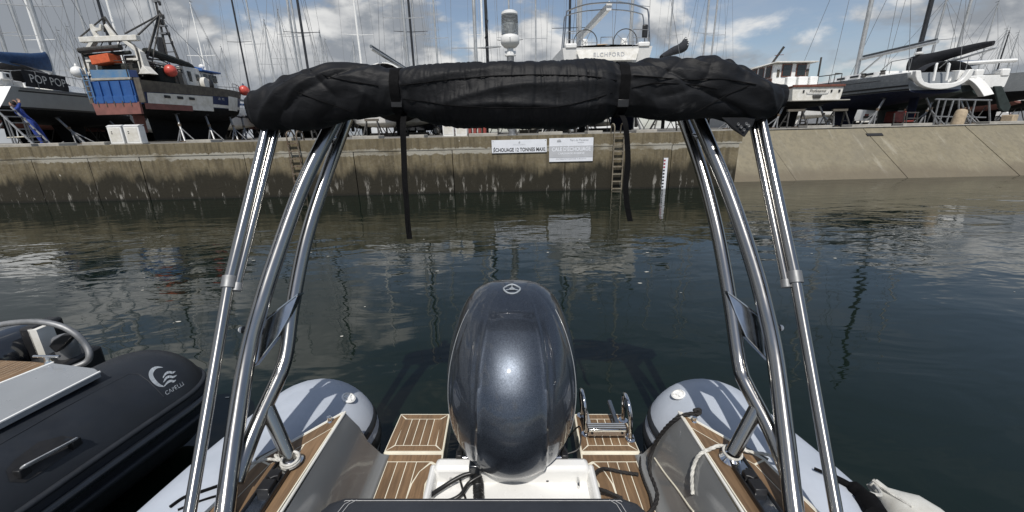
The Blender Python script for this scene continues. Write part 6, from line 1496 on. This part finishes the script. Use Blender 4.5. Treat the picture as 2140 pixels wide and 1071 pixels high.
# emblem: a crescent with three waves, and the maker's name
def poly_on(pts, name='emblem'):
    q = [on_tube(x, y, .0025) for x, y in pts]
    if all(q): G().add(q, [tuple(range(len(q)))]).build(name, 'emblem', tb, smooth=0)
def band_on(cl_, ws, name='emblem'):
    sp_ = spline([(x, y, w) for (x, y), w in zip(cl_, ws)], 4); cl_ = [(p.x, p.y) for p in sp_]; ws = [max(.2, p.z) for p in sp_]
    L_, R_ = [], []
    for i, (x, y) in enumerate(cl_):
        a = cl_[max(i-1, 0)]; b = cl_[min(i+1, len(cl_)-1)]; dx, dy = b[0]-a[0], b[1]-a[1]; l = math.hypot(dx, dy)
        L_.append(on_tube(x-dy/l*ws[i], y+dx/l*ws[i], .003)); R_.append(on_tube(x+dy/l*ws[i], y-dx/l*ws[i], .003))
    if all(L_) and all(R_): G().grid([[a, b] for a, b in zip(L_, R_)]).build(name, 'emblem', tb, smooth=0)
band_on([(340, 769), (328, 769), (319, 774), (315, 782), (317, 791), (323, 799), (332, 806), (343, 809)], [.4, 2.2, 4, 4.6, 4.6, 4.2, 3.0, .6])
band_on([(340, 791), (346, 782), (353, 779), (360, 780), (366, 777)], [.8, 2.2, 2.4, 2.2, .5])
band_on([(341, 800), (347, 791), (354, 788), (361, 789), (369, 785)], [.8, 2.2, 2.4, 2.2, .5])
band_on([(343, 808), (350, 800), (357, 797), (362, 798), (367, 795)], [.8, 2.2, 2.4, 2.2, .5])
vs, fs = lettering('CAPELLI', 13.5, 1.05); ca_, sa_ = math.cos(rad(-30)), math.sin(rad(-30))
vv = [on_tube(364+(x*ca_+y*sa_*.9), 813+(x*sa_-y*ca_*.9), .003) for x, y in [(v.x*.86, v.y) for v in vs]]
if all(vv): gg = G(); gg.add(vv, fs); gg.build('tube_lettering', 'emblem', tb, smooth=0)
# grab handle on its pad
pd = [on_tube(x, y, .004) for x, y in ((12, 985), (30, 962), (80, 925), (130, 912), (165, 918), (170, 930), (140, 950), (90, 985), (50, 1010), (20, 1008))]
G().add(pd, [tuple(range(len(pd)))]).build('handle_pad', 'rubber', tb, smooth=0)
h0, h1 = on_tube(40, 985, .03), on_tube(150, 925, .03); up_ = V((.25, 0, .6)).normalized()
G().loft([[p+V((.35, 0, .2)).normalized()*math.cos(a)*w+up_*math.sin(a)*w*.7 for a in [2*math.pi*k/12 for k in range(12)]] for p, w in ((h0+(h0-h1)*.04, .010), (h0, .022), (h0.lerp(h1, .3), .020), (h0.lerp(h1, .75), .016), (h1, .018), (h1+(h1-h0)*.04, .008))]).build('grab_handle', 'satin', tb, smooth=60)
for h in (h0, h1): G().box(h-up_*.02, (.03, .04, .04)).build('handle_foot', 'black', tb, bevel=.004)
# deck
zn = .70
dk = [bz(-200, 985, zn), bz(0, 884, zn), bz(209, 778, zn), bz(198, 770, zn), bz(112, 759, zn), bz(0, 803, zn), bz(-200, 880, zn)]
G().prism([p-V((0, 0, .03)) for p in dk], (0, 0, .03)).build('side_moulding', 'gel_silver', NB, smooth=0, bevel=.004)
G().tube([dk[0]+V((0, 0, .002)), dk[1]+V((0, 0, .002)), dk[2]+V((0, 0, .002))], .006, 6).build('edge_trim', 'white', NB)
G().tube([dk[4]+V((0, 0, .003)), dk[5]+V((0, 0, .003)), dk[6]+V((0, 0, .003))], .006, 6).build('edge_trim', 'white', NB)
tk = [bz(-200, 878, zn), bz(0, 801, zn), bz(98, 760, zn), bz(70, 757, zn), bz(0, 754, zn), bz(-200, 750, zn)]
G().prism([p-V((0, 0, .05)) for p in tk], (0, 0, .0503)).build('stern_deck', 'cream', NB, smooth=0)
e0, e1 = tk[1], tk[2]; dirn = (e1-e0).normalized(); nrm_ = V((-dirn.y, dirn.x, 0))
if nrm_.x > 0: nrm_ = -nrm_
poly0 = [(p.x, p.y) for p in tk]
ws_ = [0, .050, .078, .106, .134, .162, .19, .218, .246, .3, .4]
for a, b in zip(ws_[:-1], ws_[1:]):
    cc_ = nrm_.x*e0.x+nrm_.y*e0.y
    q = clip(clip(poly0, -nrm_.x, -nrm_.y, -(cc_+a+.002)), nrm_.x, nrm_.y, cc_+b-.002)
    if len(q) > 2: pl(NB, q, zn+.002)
G().box((-2.75, 1.2, .35), (.9, 2.2, .1)).build('cockpit_sole', 'gel_grey', NB)
G().loft([[V((-3.3, y, .28)), V((-3.0, y, -.1)), V((-2.9, y, -.3)), V((-2.5, y, -.1)), V((-2.3, y, .3))] for y in (-1.2, 2.0)]).build('hull', 'white', NB, smooth=0)
# stainless stern rail
Yr = 2.22
rl = [by(-60, 700, Yr), by(-10, 682, Yr), by(40, 674, Yr), by(90, 674, Yr), by(130, 683, Yr), by(160, 700, Yr), by(180, 722, Yr), by(187, 742, Yr-.02), by(180, 757, Yr-.04), by(150, 770, Yr-.08), by(120, 782, Yr-.12)]
G().tube(spline(rl, 6), .0175, 14).build('stern_rail', 'dull_steel', NB, smooth=60)
# cleat
q = bz(100, 752, zn+.02); G().tube([q+V((-.07, 0, .02)), q+V((.07, .0, .02))], .007, 8).build('cleat', 'chrome', NB); G().lathe([(.022, -.02), (.014, 0), (.014, .02)], q, 12).build('cleat_base', 'chrome', NB)
# neighbour's motor: dark cowl, leg and tiller gear
N2 = thing('outboard_motor', 'black outboard motor of the neighbouring inflatable at the left edge', 'outboard motor', (-2.9, 2.3, .7), 'boat')
a = by(-60, 690, 2.55); b = by(70, 770, 2.35)
cx_ = by(15, 725, 2.5)
g = G()
rg_ = []
for z, w, l in ((-.22, .20, .26), (-.12, .24, .30), (.0, .25, .31), (.08, .22, .28), (.115, .14, .2), (.125, .03, .05)):
    rg_.append([cx_+V((math.copysign(abs(math.sin(t_))**.7, math.sin(t_))*w-.05, math.copysign(abs(math.cos(t_))**.7, math.cos(t_))*l, z)) for t_ in [2*math.pi*k/28 for k in range(28)]])
g.loft(rg_).build('cowling', 'car_black', N2, smooth=50)
pc = by(92, 705, 2.5); G().box(pc+V((.0, 0, -.03)), (.06, .1, .22)).build('white_decal', 'white_dirty', N2); G().box(pc+V((-.05, .05, -.05)), (.10, .2, .28)).build('midsection', 'black', N2, bevel=.02)
pc = by(138, 722, 2.45); G().lathe([(.055, -.16), (.06, -.02), (.06, .05), (.05, .07)], pc, 16).build('tilt_cylinder', 'dull_steel', N2); G().lathe([(.065, -.2), (.065, -.10)], pc, 16).build('cylinder_boot', 'black', N2)
pc2 = by(122, 712, 2.35)
G().prism([by(100, 725, 2.35), by(116, 739, 2.35), by(135, 722, 2.35), by(154, 698, 2.35), by(130, 700, 2.35), by(110, 712, 2.35)], (0, .05, 0)).build('tilt_bracket', 'black', N2, bevel=.008)
G().box(by(105, 752, 2.35)+V((-.05, .1, -.12)), (.28, .3, .18)).build('transom_bracket', 'black', N2, bevel=.02)
# ------------------------------------------------------------------ small flecks adrift
g = G(); rf = random.Random(5)
for k in range(46):
    x, y = rf.uniform(-5, 6.5), rf.uniform(2.4, 7.5)
    r = rf.uniform(.006, .022); n_ = 7
    g.add([(x+math.cos(2*math.pi*j/n_)*r*rf.uniform(.6, 1.3)*1.5, y+math.sin(2*math.pi*j/n_)*r*rf.uniform(.5, 1.2), .004) for j in range(n_)], [tuple(range(n_))])
g.build('floating_flecks', 'foam', smooth=0, kind='stuff')
